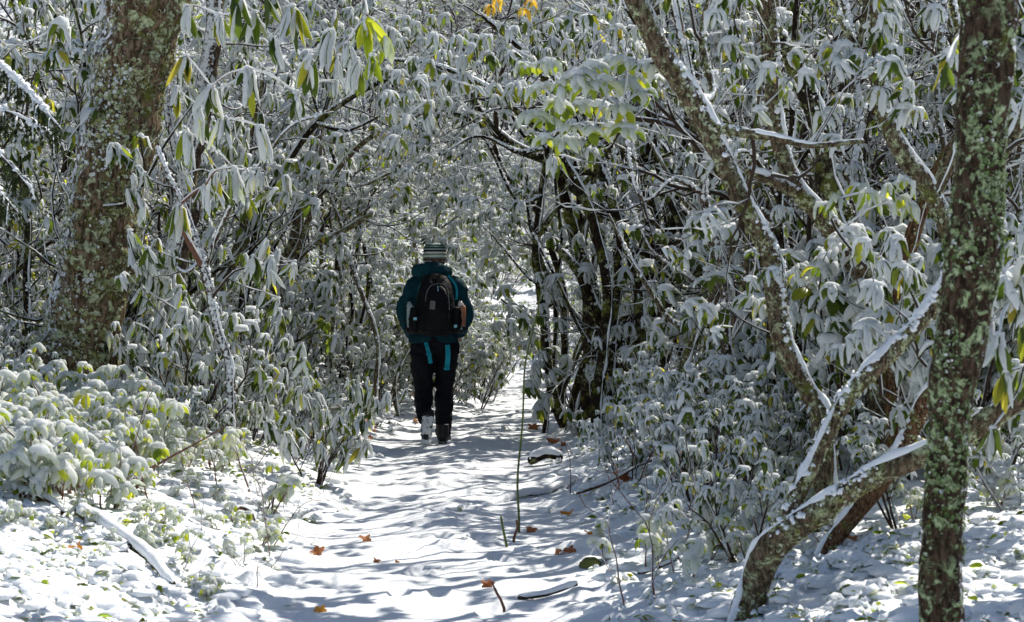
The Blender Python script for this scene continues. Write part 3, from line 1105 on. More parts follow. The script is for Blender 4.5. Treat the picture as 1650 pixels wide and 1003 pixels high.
def drawn_tree(name, label, cat, trunks, bark, group=None, sides=14, rough=0.10, snow=1.0, lich=0, lsize=0.012, lmat='lichen', twigs=None, step=0.045, smin=0.0045, wind=WIND, fsnow=0, crown=0, crown0=0.86):
    """trunks: [('trunk'|'branch', points...)], twigs: dict(n, len, kind, lod, size, snowy) grown along all limbs"""
    first = px_path(trunks[0][1], True)
    root = empty(name, tuple(first[0][:3]))
    o0 = first[0][:3].copy()
    tag(root, label, cat, group)
    allp = []
    rng = np.random.default_rng(abs(hash_(label)) % 9999)
    sm = MB()
    for k, (pn, pl) in enumerate(trunks):
        pp = px_path(pl, k == 0 or pn == 'trunk')
        c = catmull(np.array(pp), step)
        pts, rad = c[:, :3] - o0, np.clip(c[:, 3], 0.002, None)
        m_ = MB()
        # a little crookedness of its own
        ar = np.concatenate([[0], np.cumsum(np.linalg.norm(np.diff(pts, axis=0), axis=1))])
        wob = np.stack([fbm(ar, ar * 0 + 3.1 + k, None, k + 5, 3, 2.2), fbm(ar, ar * 0 + 9.1, None, k + 15, 3, 2.2), fbm(ar, ar * 0 + 5.1, None, k + 25, 3, 2.2)], 1)
        pts = pts + wob * np.minimum(rad * 0.35, 0.012)[:, None]
        rad = rad * (1 + 0.10 * fbm(ar, ar * 0 + 1.7, None, k + 2, 3, 5))
        ns = sides if rad.mean() > 0.02 else 8
        V, F = tube(pts, rad, ns, rough=rough, seed=k * 7 + 3)
        m_.add(V, F)
        link(pn, m_.mesh(pn, M[bark]), root)
        if snow:
            V, F = ridge(pts, rad, 9, snow, 3 + k, wind=wind, minr=smin)
            sm.add(V, F)
            upw = nrm(np.array([0, 0, 1.0]) + wind)
            L_ = ar[-1]
            flakes(sm, pts, rad, int(L_ * 130 * snow), 0.011, rng, upw, 1.0, 0.45, CLUMP)
        allp.append((pts, rad))
    if snow:
        link('snow', sm.mesh('snow', M['snow_solid']), root, 'stuff')
    if lich:
        lm = MB()
        tot = sum(len(p) for p, r in allp)
        for p, r in allp:
            flakes(lm, p, r, int(lich * len(p) / tot), lsize, rng)
        link('lichen', lm.mesh('lichen', M[lmat], False), root, 'stuff')
    if fsnow:
        lm = MB()
        for p, r in allp:
            flakes(lm, p, r, int(fsnow * len(p) / tot), lsize * 0.85, rng, (-0.75, -0.35, 0.35), 1.01, 0.15)
        link('snow_flecks', lm.mesh('snow_flecks', M['snow'], True), root, 'stuff')
    if twigs:
        br, tips = [], []
        if crown:
            cp, cr = allp[0]
            cprm = dict(seg=[0.14, 0.1, 0.08], jit=[0.2, 0.22, 0.22], up=[0.02, 0.03, 0.05], tap=[0.5, 0.5, 0.5], n=[5, 4], t0=[0.25, 0.2], ang=[0.8, 0.75], len=[0.5, 0.5], max=2)
            for q in range(crown):
                i = int(len(cp) * rng.uniform(crown0, 1)) - 1
                grow(rng, cp[i], nrm(rng.normal(0, 1, 3) * [1, 1, 0.35] + [0, 0, 0.3]), cr[i] * 0.6, 1.1 * rng.uniform(0.7, 1.3), 0, cprm, br, tips)
        prm = dict(seg=[0.07, 0.06, 0.05], jit=[0.18, 0.2, 0.2], up=[0.03, 0.03, 0.06], tap=[0.45, 0.5, 0.5], n=[4, 3], t0=[0.25, 0.2], ang=[0.8, 0.7], len=[0.55, 0.5], max=2)
        for q in range(twigs['n']):
            p, r = allp[int(rng.integers(0, len(allp)))]
            i = int(len(p) * rng.uniform(twigs.get('t0', 0.35), 1)) - 1
            i = max(1, min(len(p) - 1, i))
            T_ = nrm(p[i] - p[i - 1])
            sd_ = nrm(np.cross(T_, rng.normal(0, 1, 3)))
            grow(rng, p[i], nrm(T_ * 0.5 + sd_), min(0.011, r[i] * 0.5), twigs['len'] * rng.uniform(0.6, 1.2), 0, prm, br, tips)
        b_, s_ = branches_mesh(br, bark, sides=(6, 5, 4), rs=(5, 4, 3), seed=3, minr=0.0055)
        link('twigs', b_.mesh('twigs', M['twig']), root, 'stuff')
        wh = [(p, d, twigs['size'] * rng.uniform(0.75, 1.2), None) for p, d in tips if rng.random() < twigs.get('leafy', 1)]
        lm, sm2 = foliage_meshes(wh, twigs.get('kind', 'droop'), twigs.get('lod', 2), twigs.get('snowy', 0.85), rng)
        for vv in s_.V: sm2.V.append(vv)
        for f, m_ in s_.F: sm2.F.append((f + sm2.n, m_))
        sm2.n += s_.n
        if wh:
            link('foliage', lm.mesh('foliage', M['leaf']), root, 'stuff')
        link('twig_snow', sm2.mesh('twig_snow', M['snow']), root, 'stuff')
    return root


def hash_(s):
    h = 0
    for ch in s:
        h = (h * 131 + ord(ch)) & 0x7FFFFFFF
    return h


drawn_tree('mossy_tree', 'thick leaning tree trunk coated in moss, lichen and flecks of snow beside the left bank', 'tree',
           [('trunk', [(70, 705, 13.7, 190), (95, 650, 13.7, 165), (122, 580, 13.7, 140), (142, 500, 13.7, 126), (162, 380, 13.7, 122), (184, 250, 13.7, 124), (207, 130, 13.7, 126), (236, 0, 13.7, 124), (258, -120, 13.7, 120), (275, -330, 13.8, 112), (290, -700, 14, 95), (300, -1100, 14, 70)]),
            ('branch', [(270, -300, 13.8, 60), (420, -480, 13.2, 40), (560, -700, 12.8, 26)]),
            ('branch', [(280, -420, 13.8, 50), (120, -600, 14.5, 34), (0, -820, 15, 22)])],
           'bark_big', sides=48, rough=0.085, snow=0, lich=15000, lsize=0.0145, step=0.03, fsnow=6000)

drawn_tree('lichen_tree', 'slim dark tree trunk with green lichen patches standing closest to the viewer on the right', 'tree',
           [('trunk', [(1512, 1110, 6.0, 74), (1516, 1000, 6.0, 72), (1522, 860, 6.0, 66), (1530, 720, 6.0, 66), (1548, 560, 6.0, 80), (1558, 430, 6.0, 84), (1575, 300, 6.0, 82), (1588, 150, 6.0, 84), (1594, 0, 6.0, 84), (1600, -200, 6.0, 80), (1590, -600, 6.2, 66), (1600, -1000, 6.4, 40)])],
           'bark_lichen', sides=40, rough=0.11, snow=0, lich=7000, lsize=0.0075, lmat='lichen_green', step=0.02, fsnow=260)

drawn_tree('leaning_tree', 'snow-topped leaning trunk rising right from a mossy foot, with a brown limb', 'tree',
           [('trunk', [(1188, 1010, 7.7, 54), (1215, 940, 7.7, 50), (1248, 880, 7.6, 46), (1330, 818, 7.5, 40), (1410, 772, 7.4, 38), (1480, 738, 7.3, 38), (1570, 690, 7.2, 35), (1660, 630, 7.1, 33), (1800, 520, 7.0, 32), (1950, 330, 7, 24)]),
            ('limb', [(1250, 872, 7.6, 24), (1275, 820, 7.6, 25), (1325, 720, 7.65, 27), (1375, 630, 7.7, 28), (1440, 560, 7.75, 28), (1500, 502, 7.8, 27), (1535, 440, 7.8, 22), (1570, 330, 7.9, 24), (1640, 200, 8, 20), (1700, 40, 8, 16)])],
           'bark_rhodo', sides=20, rough=0.10, snow=1.0, wind=np.array([-0.15, -0.3, 0]), lich=1500, lsize=0.008, step=0.03, twigs=dict(n=10, len=0.5, size=0.13, lod=2, t0=0.55))
drawn_tree('leaning_tree', 'mossy brown leaning trunk close behind the snow-topped leaning one', 'tree',
           [('trunk', [(1325, 890, 8.5, 30), (1375, 830, 8.5, 32), (1425, 770, 8.5, 30), (1468, 700, 8.5, 28), (1510, 630, 8.4, 32), (1560, 540, 8.4, 28), (1640, 420, 8.4, 22)])],
           'bark_brown', sides=16, snow=0.8, wind=np.array([-0.15, -0.3, 0]), lich=400, lsize=0.008, step=0.03, twigs=dict(n=5, len=0.5, size=0.13, t0=0.6))
TW = dict(n=5, len=0.6, size=0.11, lod=2, t0=0.3, leafy=0.7)
drawn_tree('rhododendron_tree', 'tall crooked rhododendron trunk curving up to the top centre, snow along its right side', 'tree',
           [('trunk', [(1330, 700, 9.2, 36), (1302, 630, 9.2, 34), (1265, 560, 9.2, 34), (1246, 480, 9.2, 32), (1240, 420, 9.2, 30), (1205, 335, 9.2, 32), (1160, 240, 9.2, 34), (1115, 155, 9.2, 36), (1062, 80, 9.2, 36), (1025, 0, 9.2, 34), (990, -100, 9.2, 30), (960, -300, 9.2, 24), (1000, -560, 9.4, 18)]),
            ('branch', [(1140, 205, 9.2, 14), (1195, 215, 9.1, 14), (1250, 222, 9.0, 12), (1310, 235, 9, 10), (1390, 228, 9, 8)]),
            ('branch', [(1118, 165, 9.2, 18), (1150, 150, 9.3, 14), (1130, 60, 9.4, 11), (1150, -30, 9.4, 9)])],
           'bark_rhodo', sides=18, snow=1.0, lich=1500, lsize=0.009, step=0.03, twigs=dict(TW, n=6))
drawn_tree('rhododendron_tree', 'crooked rhododendron trunk with lichen rising in an S behind the right bushes', 'tree',
           [('trunk', [(1420, 560, 10.2, 40), (1408, 480, 10.2, 42), (1375, 420, 10.2, 38), (1320, 345, 10.2, 34), (1275, 280, 10.2, 28), (1250, 190, 10.2, 26), (1244, 80, 10.2, 26), (1232, -40, 10.2, 26), (1225, -240, 10.2, 20), (1270, -520, 10.4, 15)]),
            ('branch', [(1300, 320, 10.2, 22), (1240, 290, 10.1, 18), (1205, 275, 10, 14)])],
           'bark_rhodo', sides=16, snow=1.0, lich=900, lsize=0.009, step=0.03, twigs=TW)
drawn_tree('rhododendron_tree', 'dark crooked rhododendron trunk between two pale ones, bending left near the top', 'tree',
           [('trunk', [(1440, 620, 11.2, 36), (1425, 500, 11.2, 34), (1370, 380, 11.2, 34), (1335, 290, 11.2, 34), (1318, 190, 11.2, 34), (1275, 95, 11.2, 30), (1238, 30, 11.2, 26), (1215, -80, 11.2, 20), (1160, -420, 11.4, 15)])],
           'bark_dark', sides=16, snow=0.8, lich=600, lsize=0.01, step=0.03, twigs=TW)
drawn_tree('rhododendron_tree', 'forking rhododendron left of the slim lichen trunk, one limb straight and one slanting', 'tree',
           [('trunk', [(1545, 600, 9.6, 32), (1542, 480, 9.6, 30), (1525, 380, 9.6, 28), (1490, 295, 9.6, 32), (1440, 215, 9.6, 28), (1420, 150, 9.6, 24), (1418, 60, 9.6, 26), (1412, -40, 9.6, 26), (1405, -250, 9.6, 18), (1470, -520, 9.8, 14)]),
            ('limb', [(1505, 320, 9.6, 24), (1535, 250, 9.6, 24), (1560, 190, 9.6, 22), (1548, 90, 9.6, 14), (1530, -10, 9.6, 10)]),
            ('branch', [(1422, 150, 9.6, 16), (1390, 90, 9.7, 12), (1350, 20, 9.7, 9), (1335, -60, 9.7, 7)])],
           'bark_rhodo', sides=16, snow=0.95, lich=900, lsize=0.009, step=0.03, twigs=TW, crown=7)
drawn_tree('rhododendron_tree', 'brown rhododendron stem slanting right behind the leaning limb', 'tree',
           [('trunk', [(1440, 640, 9.9, 24), (1444, 490, 9.9, 24), (1468, 380, 9.9, 24), (1510, 285, 9.9, 24), (1562, 195, 9.9, 20), (1625, 110, 9.9, 16), (1700, -200, 10, 13), (1720, -500, 10.2, 10)])],
           'bark_brown', sides=14, snow=0.7, lich=300, lsize=0.009, step=0.03, twigs=TW, crown=7)
drawn_tree('rhododendron_tree', 'dark stemmed rhododendron by the footpath whose limbs arch left over the hiker and droop right', 'tree',
           [('trunk', [(920, 672, 18.6, 22), (942, 600, 18.6, 21), (957, 530, 18.6, 20), (951, 450, 18.6, 20), (928, 385, 18.6, 20), (908, 310, 18.5, 18), (892, 265, 18.4, 18), (835, 238, 18.2, 17), (790, 205, 17.8, 15), (760, 160, 17.4, 12), (735, 125, 17, 8)]),
            ('branch', [(800, 212, 17.9, 10), (760, 195, 17.5, 9), (715, 178, 17, 6), (690, 170, 16.8, 5)]),
            ('branch', [(905, 280, 18.4, 15), (960, 276, 18.2, 14), (1040, 294, 18, 14), (1100, 340, 17.8, 12), (1150, 400, 17.6, 9)]),
            ('branch', [(915, 300, 18.4, 15), (985, 343, 17.5, 15), (1050, 380, 17, 15), (1128, 410, 16.5, 15), (1152, 470, 16.5, 13), (1160, 560, 16.5, 12)]),
            ('branch', [(985, 395, 18, 8), (1040, 410, 17.5, 10), (1100, 440, 17.2, 8), (1150, 470, 17, 6)])],
           'bark_dark', sides=12, snow=0.9, lich=400, lsize=0.012, step=0.05, crown=4, crown0=0.75, twigs=dict(n=9, len=0.8, size=0.13, lod=2, t0=0.3, leafy=0.8))
drawn_tree('rhododendron_tree', 'mossy multi-stemmed rhododendron with a thick dark foot, right of the footpath behind the hiker', 'tree',
           [('trunk', [(985, 655, 17.6, 60), (1000, 590, 17.6, 46), (1035, 520, 17.6, 40), (1075, 460, 17.6, 34), (1098, 420, 17.6, 28), (1125, 350, 17.6, 22), (1120, 270, 17.6, 16), (1150, 160, 17.6, 12)]),
            ('limb', [(1030, 525, 17.6, 30), (1052, 440, 17.8, 28), (1050, 360, 17.8, 26), (1040, 280, 17.8, 22), (1055, 180, 17.8, 18), (1050, 60, 17.8, 14)]),
            ('limb', [(1010, 600, 17.6, 30), (990, 540, 17.3, 24), (960, 500, 17.2, 22), (935, 440, 17.2, 16), (900, 400, 17.2, 12)]),
            ('limb', [(1060, 640, 17.4, 16), (1020, 600, 17.2, 22), (985, 520, 17, 16)])],
           'bark_dark', sides=14, snow=0.7, lich=900, lsize=0.015, step=0.05, twigs=dict(n=18, len=0.8, size=0.14, lod=2, t0=0.3))
drawn_tree('rhododendron_tree', 'slender bare-stemmed rhododendron just right of the path, left of the dark arching one', 'tree',
           [('trunk', [(905, 640, 20.5, 14), (912, 560, 20.5, 14), (905, 470, 20.5, 13), (890, 400, 20.5, 12), (860, 330, 20.5, 10), (820, 290, 20, 9), (795, 230, 19.8, 7)]),
            ('branch', [(905, 470, 20.5, 10), (880, 440, 20, 8), (855, 360, 20, 7), (850, 280, 20, 5)])],
           'bark_dark', sides=10, snow=0.9, lich=100, lsize=0.012, step=0.06, twigs=dict(n=12, len=0.7, size=0.12, lod=1, t0=0.3))
drawn_tree('rhododendron_tree', 'grey rhododendron trunk with a dark bare length, standing in the tangle left of the hiker', 'tree',
           [('trunk', [(430, 640, 18, 26), (440, 540, 18, 26), (448, 460, 18, 28), (475, 390, 18, 22), (484, 330, 18, 18), (492, 280, 18, 17), (508, 230, 18, 13), (530, 170, 18, 10), (540, 90, 18, 8)]),
            ('branch', [(448, 450, 18, 12), (500, 400, 17.6, 9), (560, 370, 17.3, 8), (600, 345, 17, 6)])],
           'bark_rhodo', sides=12, snow=0.95, lich=300, lsize=0.012, step=0.05, twigs=dict(n=14, len=0.8, size=0.12, lod=1, t0=0.4))
drawn_tree('rhododendron_tree', 'dark slender trunk deep in the tangle between the grey trunk and the hiker', 'tree',
           [('trunk', [(540, 640, 20, 14), (548, 560, 20, 15), (540, 480, 20, 14), (548, 400, 20, 13), (565, 330, 20, 10), (590, 270, 20, 8)])],
           'bark_dark', sides=10, snow=0.8, step=0.06, twigs=dict(n=12, len=0.9, size=0.12, lod=1, t0=0.3))
drawn_tree('rhododendron_tree', 'snow-plastered thin stem forking upward right of the thick mossy trunk', 'tree',
           [('trunk', [(372, 600, 12.8, 15), (352, 530, 12.8, 16), (336, 470, 12.8, 15), (322, 415, 12.8, 13), (300, 335, 12.8, 10), (276, 290, 12.8, 8), (252, 235, 12.8, 7)]),
            ('branch', [(330, 440, 12.8, 8), (350, 380, 12.7, 7), (385, 310, 12.6, 6), (420, 262, 12.6, 5), (468, 205, 12.5, 4), (520, 185, 12.5, 3.5)]),
            ('branch', [(322, 420, 12.8, 7), (300, 440, 12.7, 7), (285, 430, 12.7, 5)])],
           'bark_white', sides=12, snow=0.7, step=0.03, twigs=dict(n=7, len=0.4, size=0.14, lod=2, t0=0.3, kind='hang'))
drawn_tree('rhododendron_tree', 'broad trunk plastered white with snow behind the thin forking stem', 'tree',
           [('trunk', [(262, 640, 15, 56), (266, 540, 15, 48), (276, 450, 15, 46), (290, 370, 15, 42), (302, 290, 15, 38), (320, 200, 15, 34), (338, 90, 15, 30), (350, -20, 15, 26), (355, -200, 15, 18)]),
            ('branch', [(300, 290, 15, 18), (275, 200, 15, 14), (262, 100, 15, 10), (255, 20, 15, 8)])],
           'bark_white', sides=18, snow=0.9, step=0.04, twigs=dict(n=12, len=0.7, size=0.14, lod=2, t0=0.4, kind='hang'))
drawn_tree('rhododendron_tree', 'greyish trunk leaning right behind the snow-plastered stems', 'tree',
           [('trunk', [(330, 520, 16.5, 22), (365, 440, 16.5, 22), (392, 380, 16.5, 20), (402, 300, 16.5, 17), (405, 230, 16.5, 14), (425, 130, 16.5, 10)])],
           'bark_rhodo', sides=12, snow=0.9, lich=200, lsize=0.012, step=0.05, twigs=dict(n=10, len=0.7, size=0.13, lod=2, t0=0.4))
drawn_tree('rhododendron_tree', 'thin dark stem crossing in front of the foliage at the upper left corner', 'tree',
           [('trunk', [(40, 640, 15, 14), (45, 500, 15, 14), (42, 350, 15, 13), (30, 200, 15, 12), (36, 90, 15, 10), (20, -20, 15, 8)]),
            ('branch', [(135, 330, 14.4, 8), (132, 200, 14.4, 8), (136, 80, 14.4, 7), (118, 0, 14.4, 6)])],
           'bark_dark', sides=10, snow=0.9, step=0.05, twigs=dict(n=12, len=0.7, size=0.14, lod=2, t0=0.3))


rgs = np.random.default_rng(2024)
for lab, bark_, pl in [
    ('slim dark rhododendron arching right over the path from the left, lower of two', 'bark_rhodo', [(460, 640, 17.6, 15), (466, 500, 17.6, 14), (486, 390, 17.6, 12), (530, 290, 17.4, 10), (600, 220, 17.2, 8), (690, 180, 17, 5)]),
    ('slim dark rhododendron arching right over the path from the left, higher of two', 'bark_dark', [(385, 640, 16.6, 17), (396, 470, 16.6, 15), (430, 320, 16.6, 13), (510, 200, 16.5, 11), (615, 130, 16.4, 8), (730, 95, 16.3, 5)]),
    ('dark rhododendron limb arching left high above the hiker from the right', 'bark_dark', [(962, 655, 16.4, 20), (978, 500, 16.4, 18), (955, 350, 16.4, 16), (890, 235, 16.3, 13), (800, 150, 16.2, 10), (700, 105, 16.1, 7), (610, 95, 16, 4)]),
    ('dark rhododendron limb curving up left to the yellow leaves', 'bark_dark', [(1040, 650, 16.6, 20), (1030, 480, 16.6, 18), (985, 320, 16.6, 16), (925, 190, 16.5, 13), (850, 90, 16.4, 10), (770, 20, 16.3, 7)])]:
    a = pl[3]; sg = 1 if a[0] < 700 else -1
    drawn_tree('rhododendron_tree', lab, 'tree', [('trunk', pl), ('branch', [(a[0], a[1], a[2], a[3] * 0.6), (a[0] + sg * 50, a[1] + 10, a[2] - 0.1, a[3] * 0.5), (a[0] + sg * 120, a[1] - 15, a[2] - 0.2, a[3] * 0.35), (a[0] + sg * 180, a[1] + 15, a[2] - 0.3, a[3] * 0.2)])],
               bark_, None, sides=10, snow=0.9, lich=120, lsize=0.01, step=0.05, twigs=dict(n=7, len=0.5, size=0.10, lod=2, t0=0.55, leafy=0.45))
for k in range(24):
    d = rgs.uniform(11.5, 16.0)
    b0 = rgs.uniform(1080, 1640)
    if 880 < b0 < 1160 and d > 15: continue
    sway, lean_ = rgs.normal(0, 34), rgs.uniform(-230, 150)
    wpx = rgs.uniform(9, 22)
    gy_ = 501.5 + (1.3 - gz((b0 - CX) / FPX * d, d)) / d * FPX
    pl = []
    for j in range(9):
        t = j / 8
        pl.append((b0 + lean_ * t + sway * math.sin(t * 5 + k) + rgs.normal(0, 7), gy_ * (1 - t) - 120 * t + rgs.normal(0, 6), d + 0.3 * math.sin(t * 4 + k), wpx * (1 - 0.55 * t)))
    lim = [('trunk', pl)]
    for q in range(2):
        j = int(rgs.integers(2, 6)); sg = rgs.choice([-1, 1])
        a = pl[j]
        lim.append(('branch', [(a[0], a[1], a[2], a[3] * 0.6), (a[0] + sg * 50, a[1] - 50 + rgs.normal(0, 25), a[2] - 0.1, a[3] * 0.5), (a[0] + sg * 110, a[1] - 90 + rgs.normal(0, 45), a[2] - 0.2, a[3] * 0.35), (a[0] + sg * 150, a[1] - 190 + rgs.normal(0, 50), a[2] - 0.1, a[3] * 0.22)]))
    drawn_tree('rhododendron_tree', 'slender twisting snow-dusted rhododendron stem among others fanning up on the right', 'tree', lim,
               ['bark_rhodo', 'bark_dark', 'bark_rhodo', 'bark_white'][k % 4], 'slender twisting stems on the right', sides=9, snow=1.0, lich=120, lsize=0.009, step=0.05, twigs=dict(n=4, len=0.5, size=0.10, lod=1, t0=0.4, leafy=0.5))
for k in range(15):
    d = rgs.uniform(16.8, 20.8)
    b0 = rgs.uniform(885, 1150)
    lean_, sway = rgs.uniform(-150, 90), rgs.normal(0, 26)
    wpx = rgs.uniform(10, 26)
    gy_ = 501.5 + (1.3 - gz((b0 - CX) / FPX * d, d)) / d * FPX
    pl = [(b0 + lean_ * t * t + sway * math.sin(t * 6 + k) + rgs.normal(0, 6), gy_ * (1 - t) + 60 * t + rgs.normal(0, 5), d, wpx * (1 - 0.65 * t)) for t in np.linspace(0, 1, 9)]
    lim = [('trunk', pl)]
    for q in range(3):
        a = pl[int(rgs.integers(2, 7))]; sg = rgs.choice([-1, 1])
        lim.append(('branch', [(a[0], a[1], d, a[3] * 0.65), (a[0] + sg * 40, a[1] - 35 + rgs.normal(0, 20), d - 0.2, a[3] * 0.5), (a[0] + sg * 95, a[1] - 60 + rgs.normal(0, 35), d - 0.3, a[3] * 0.35), (a[0] + sg * 140, a[1] - 100 + rgs.normal(0, 50), d - 0.3, a[3] * 0.2)]))
    drawn_tree('rhododendron_tree', 'dark twisting rhododendron stem in the shaded group just right of the path behind the hiker', 'tree', lim,
               'bark_dark', 'dark twisting stems right of the hiker', sides=9, snow=0.7, lich=80, lsize=0.012, step=0.06, twigs=dict(n=4, len=0.6, size=0.10, lod=1, t0=0.55, leafy=0.3, snowy=0.5))
for k in range(14):
    d = rgs.uniform(17.0, 24.0)
    b0 = rgs.uniform(380, 660)
    if abs(b0 - 705) < 45: continue
    wpx = rgs.uniform(6, 14)
    gy_ = 501.5 + (1.3 - gz((b0 - CX) / FPX * d, d)) / d * FPX
    lean_, sway = rgs.uniform(-60, 160), rgs.normal(0, 22)
    pl = [(b0 + lean_ * t + sway * math.sin(t * 5 + k) + rgs.normal(0, 5), gy_ * (1 - t) + 120 * t + rgs.normal(0, 5), d, wpx * (1 - 0.6 * t)) for t in np.linspace(0, 1, 8)]
    a = pl[4]
    drawn_tree('rhododendron_tree', 'slender snow-dusted rhododendron stem arching in the bright tangle left of the hiker', 'tree',
               [('trunk', pl), ('branch', [(a[0], a[1], d, a[3] * 0.6), (a[0] + 60, a[1] - 40, d, a[3] * 0.45), (a[0] + 130, a[1] - 60, d, a[3] * 0.3), (a[0] + 200, a[1] - 50, d, a[3] * 0.2)])],
               ['bark_dark', 'bark_rhodo'][k % 2], 'slender stems in the bright tangle', sides=8, snow=1.0, step=0.06, twigs=dict(n=5, len=0.6, size=0.09, lod=1, t0=0.4, leafy=0.4))


# ------------------------------------------------------------------ sprays of leaves one can point at
def spray(label, base, pts_, d, size, kind, leafmat, twigmat, seed, snowy=0.9, name='rhododendron_branch', group='leafy branches reaching over the path', nleaf=None, sag=0.0, r0=9):
    """a branch from base (px,py,d) to each whorl (px,py[,d[,size]])"""
    rng = np.random.default_rng(seed)
    b = P(*base)
    root = empty(name, tuple(b))
    tag(root, label, 'branch', group)
    bm_, sm = MB(), MB()
    # main limb: through the middle of the whorls
    Wp = np.array([P(q[0], q[1], d + rng.uniform(-0.35, 0.35) if len(q) < 3 else q[2]) for q in pts_]) - b
    order = np.argsort(np.linalg.norm(Wp, axis=1))
    nodes = [np.zeros(3)]
    rr = [r0 * 0.5 / FPX * base[2]]
    for i in order:
        w_ = Wp[i]
        D = [np.linalg.norm(w_ - q) + 0.35 * np.linalg.norm(q) * 0 for q in nodes]
        j = int(np.argmin(D))
        a = nodes[j]
        mid = (a + w_) / 2 + rng.normal(0, 0.05, 3) * np.linalg.norm(w_ - a) + np.array([0, 0, 0.06]) * np.linalg.norm(w_ - a)
        c = catmull(np.array([a, mid, w_]), 0.035)
        r_a = max(0.003, rr[j] * 0.8)
        rad = np.linspace(r_a, max(0.0028, r_a * 0.65), len(c))
        bm_.add(*tube(c, rad, 6))
        sm.add(*ridge(c, rad, 6, 1.15, int(i), minr=0.006))
        nodes.append(w_); rr.append(rad[-1])
        if len(c) > 6:
            nodes.append(c[len(c) // 2]); rr.append(rad[len(c) // 2])
    link('stem', bm_.mesh('stem', M[twigmat]), root)
    wh = []
    for q, w_ in zip(pts_, Wp):
        s = size * (q[3] if len(q) > 3 else 1) * rng.uniform(0.85, 1.1)
        wh.append((w_, np.array([0, 0, 1.0]), s, nleaf))
    leaf_pieces(root, wh, kind, 3, snowy, leafmat, rng, sm)
    link('snow', sm.mesh('snow', M['snow']), root, 'stuff')
    return root


spray('sunlit branch of thickly snowed leaf rosettes, reaching left from the tall crooked trunk', (1070, 100, 9.4),
      [(1040, 105), (1012, 100), (985, 98), (955, 108), (930, 120), (883, 100), (848, 105), (905, 135), (870, 142), (945, 140), (975, 130), (1008, 135), (1035, 150), (900, 165), (935, 168), (965, 172), (1000, 175), (860, 185), (890, 195), (920, 205), (955, 210), (985, 205), (1012, 210), (878, 222), (908, 228), (1030, 125)],
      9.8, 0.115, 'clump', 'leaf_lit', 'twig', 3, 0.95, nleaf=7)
spray('shaded blue-white branch with snowy rosettes hanging over the footpath above the hiker', (905, 160, 13.5),
      [(860, 145), (830, 138), (800, 140), (770, 142), (740, 140), (720, 125), (700, 138), (672, 128), (645, 118), (690, 100), (715, 85), (745, 92), (760, 75), (790, 88), (660, 150), (690, 165), (720, 160), (635, 175), (655, 190), (690, 190), (640, 222), (625, 150), (705, 60), (735, 60), (780, 60), (668, 95), (750, 120)],
      12.5, 0.13, 'droop', 'leaf', 'twig', 4, 0.95, nleaf=7, r0=12)
spray('branch with long hanging snow-coated leaves, some bare and yellow-green, at the upper left', (322, 425, 12.6),
      [(290, 330, 11.6), (330, 300, 11.5), (375, 270, 11.2), (300, 210, 11), (340, 140, 10.8, 1.1), (300, 90, 10.8), (420, 205, 10.8), (400, 110, 10.5, 1.1), (440, 60, 10.4), (352, 25, 10.6, 1.2), (300, 10, 10.8), (478, 150, 10.4), (470, 10, 10.4, 1.2), (500, 90, 10.3, 1.05), (530, 50, 10.3), (540, 90, 10.3, .8), (380, -10, 10.4, 1.2), (430, -20, 10.4, 1.2), (320, 170, 11), (285, 140, 11), (360, 190, 10.8), (410, 20, 10.5), (540, 130, 10.4, 0.6), (560, 70, 10.2, 0.7), (590, 30, 10.1, 1.0), (575, 95, 10.2, 1.0)],
      10.6, 0.195, 'hang', 'leaf', 'twig_red', 5, 0.86, nleaf=7, r0=12)
spray('pair of leaf rosettes with yellow-green undersides hanging side by side at upper centre-left', (560, -60, 10.4),
      [(592, 25, 10.0, 1.1), (622, 55, 10.0, 0.95), (600, 90, 10, .8)],
      10.0, 0.19, 'hang', 'leaf_lit', 'twig_red', 6, 0.62, nleaf=6, r0=6)
spray('cluster of snowy hanging leaves behind the mossy trunk base', (260, 560, 13), [(230, 465), (262, 500), (300, 510), (215, 520), (250, 545), (330, 520), (222, 420)], 13, 0.16, 'hang', 'leaf', 'twig', 8, 0.9)
spray('leafy branch with large green leaves hanging beside the slim lichen trunk', (1690, 560, 6.9),
      [(1650, 520), (1610, 540), (1640, 470), (1590, 520), (1620, 600), (1650, 590), (1580, 440), (1600, 690)], 6.7, 0.14, 'hang', 'leaf', 'twig', 9, 0.7, nleaf=6, r0=14)
spray('sprig of bare olive leaves hanging at the top right, left of the slim lichen trunk', (1560, -30, 7.6),
      [(1540, 60), (1525, 100), (1555, 50)], 7.4, 0.10, 'hang', 'leaf', 'twig', 10, 0.25, nleaf=5, r0=4)
spray('snowy rosettes on a low branch between the crooked trunks on the right', (1395, 430, 9.3),
      [(1390, 400), (1350, 320), (1400, 310), (1430, 300), (1450, 320), (1330, 330), (1460, 290), (1470, 330), (1380, 300)], 9.1, 0.11, 'droop', 'leaf_lit', 'twig', 11, 0.85, nleaf=7, r0=8)
spray('dense snowy rosettes in front of the leaning limb foot', (1420, 640, 8.8),
      [(1400, 520), (1430, 500), (1460, 510), (1380, 545), (1440, 545), (1470, 550), (1415, 570), (1500, 580), (1480, 620), (1450, 660), (1510, 600), (1350, 560)], 8.6, 0.125, 'droop', 'leaf', 'twig', 12, 0.9, nleaf=8, r0=8)

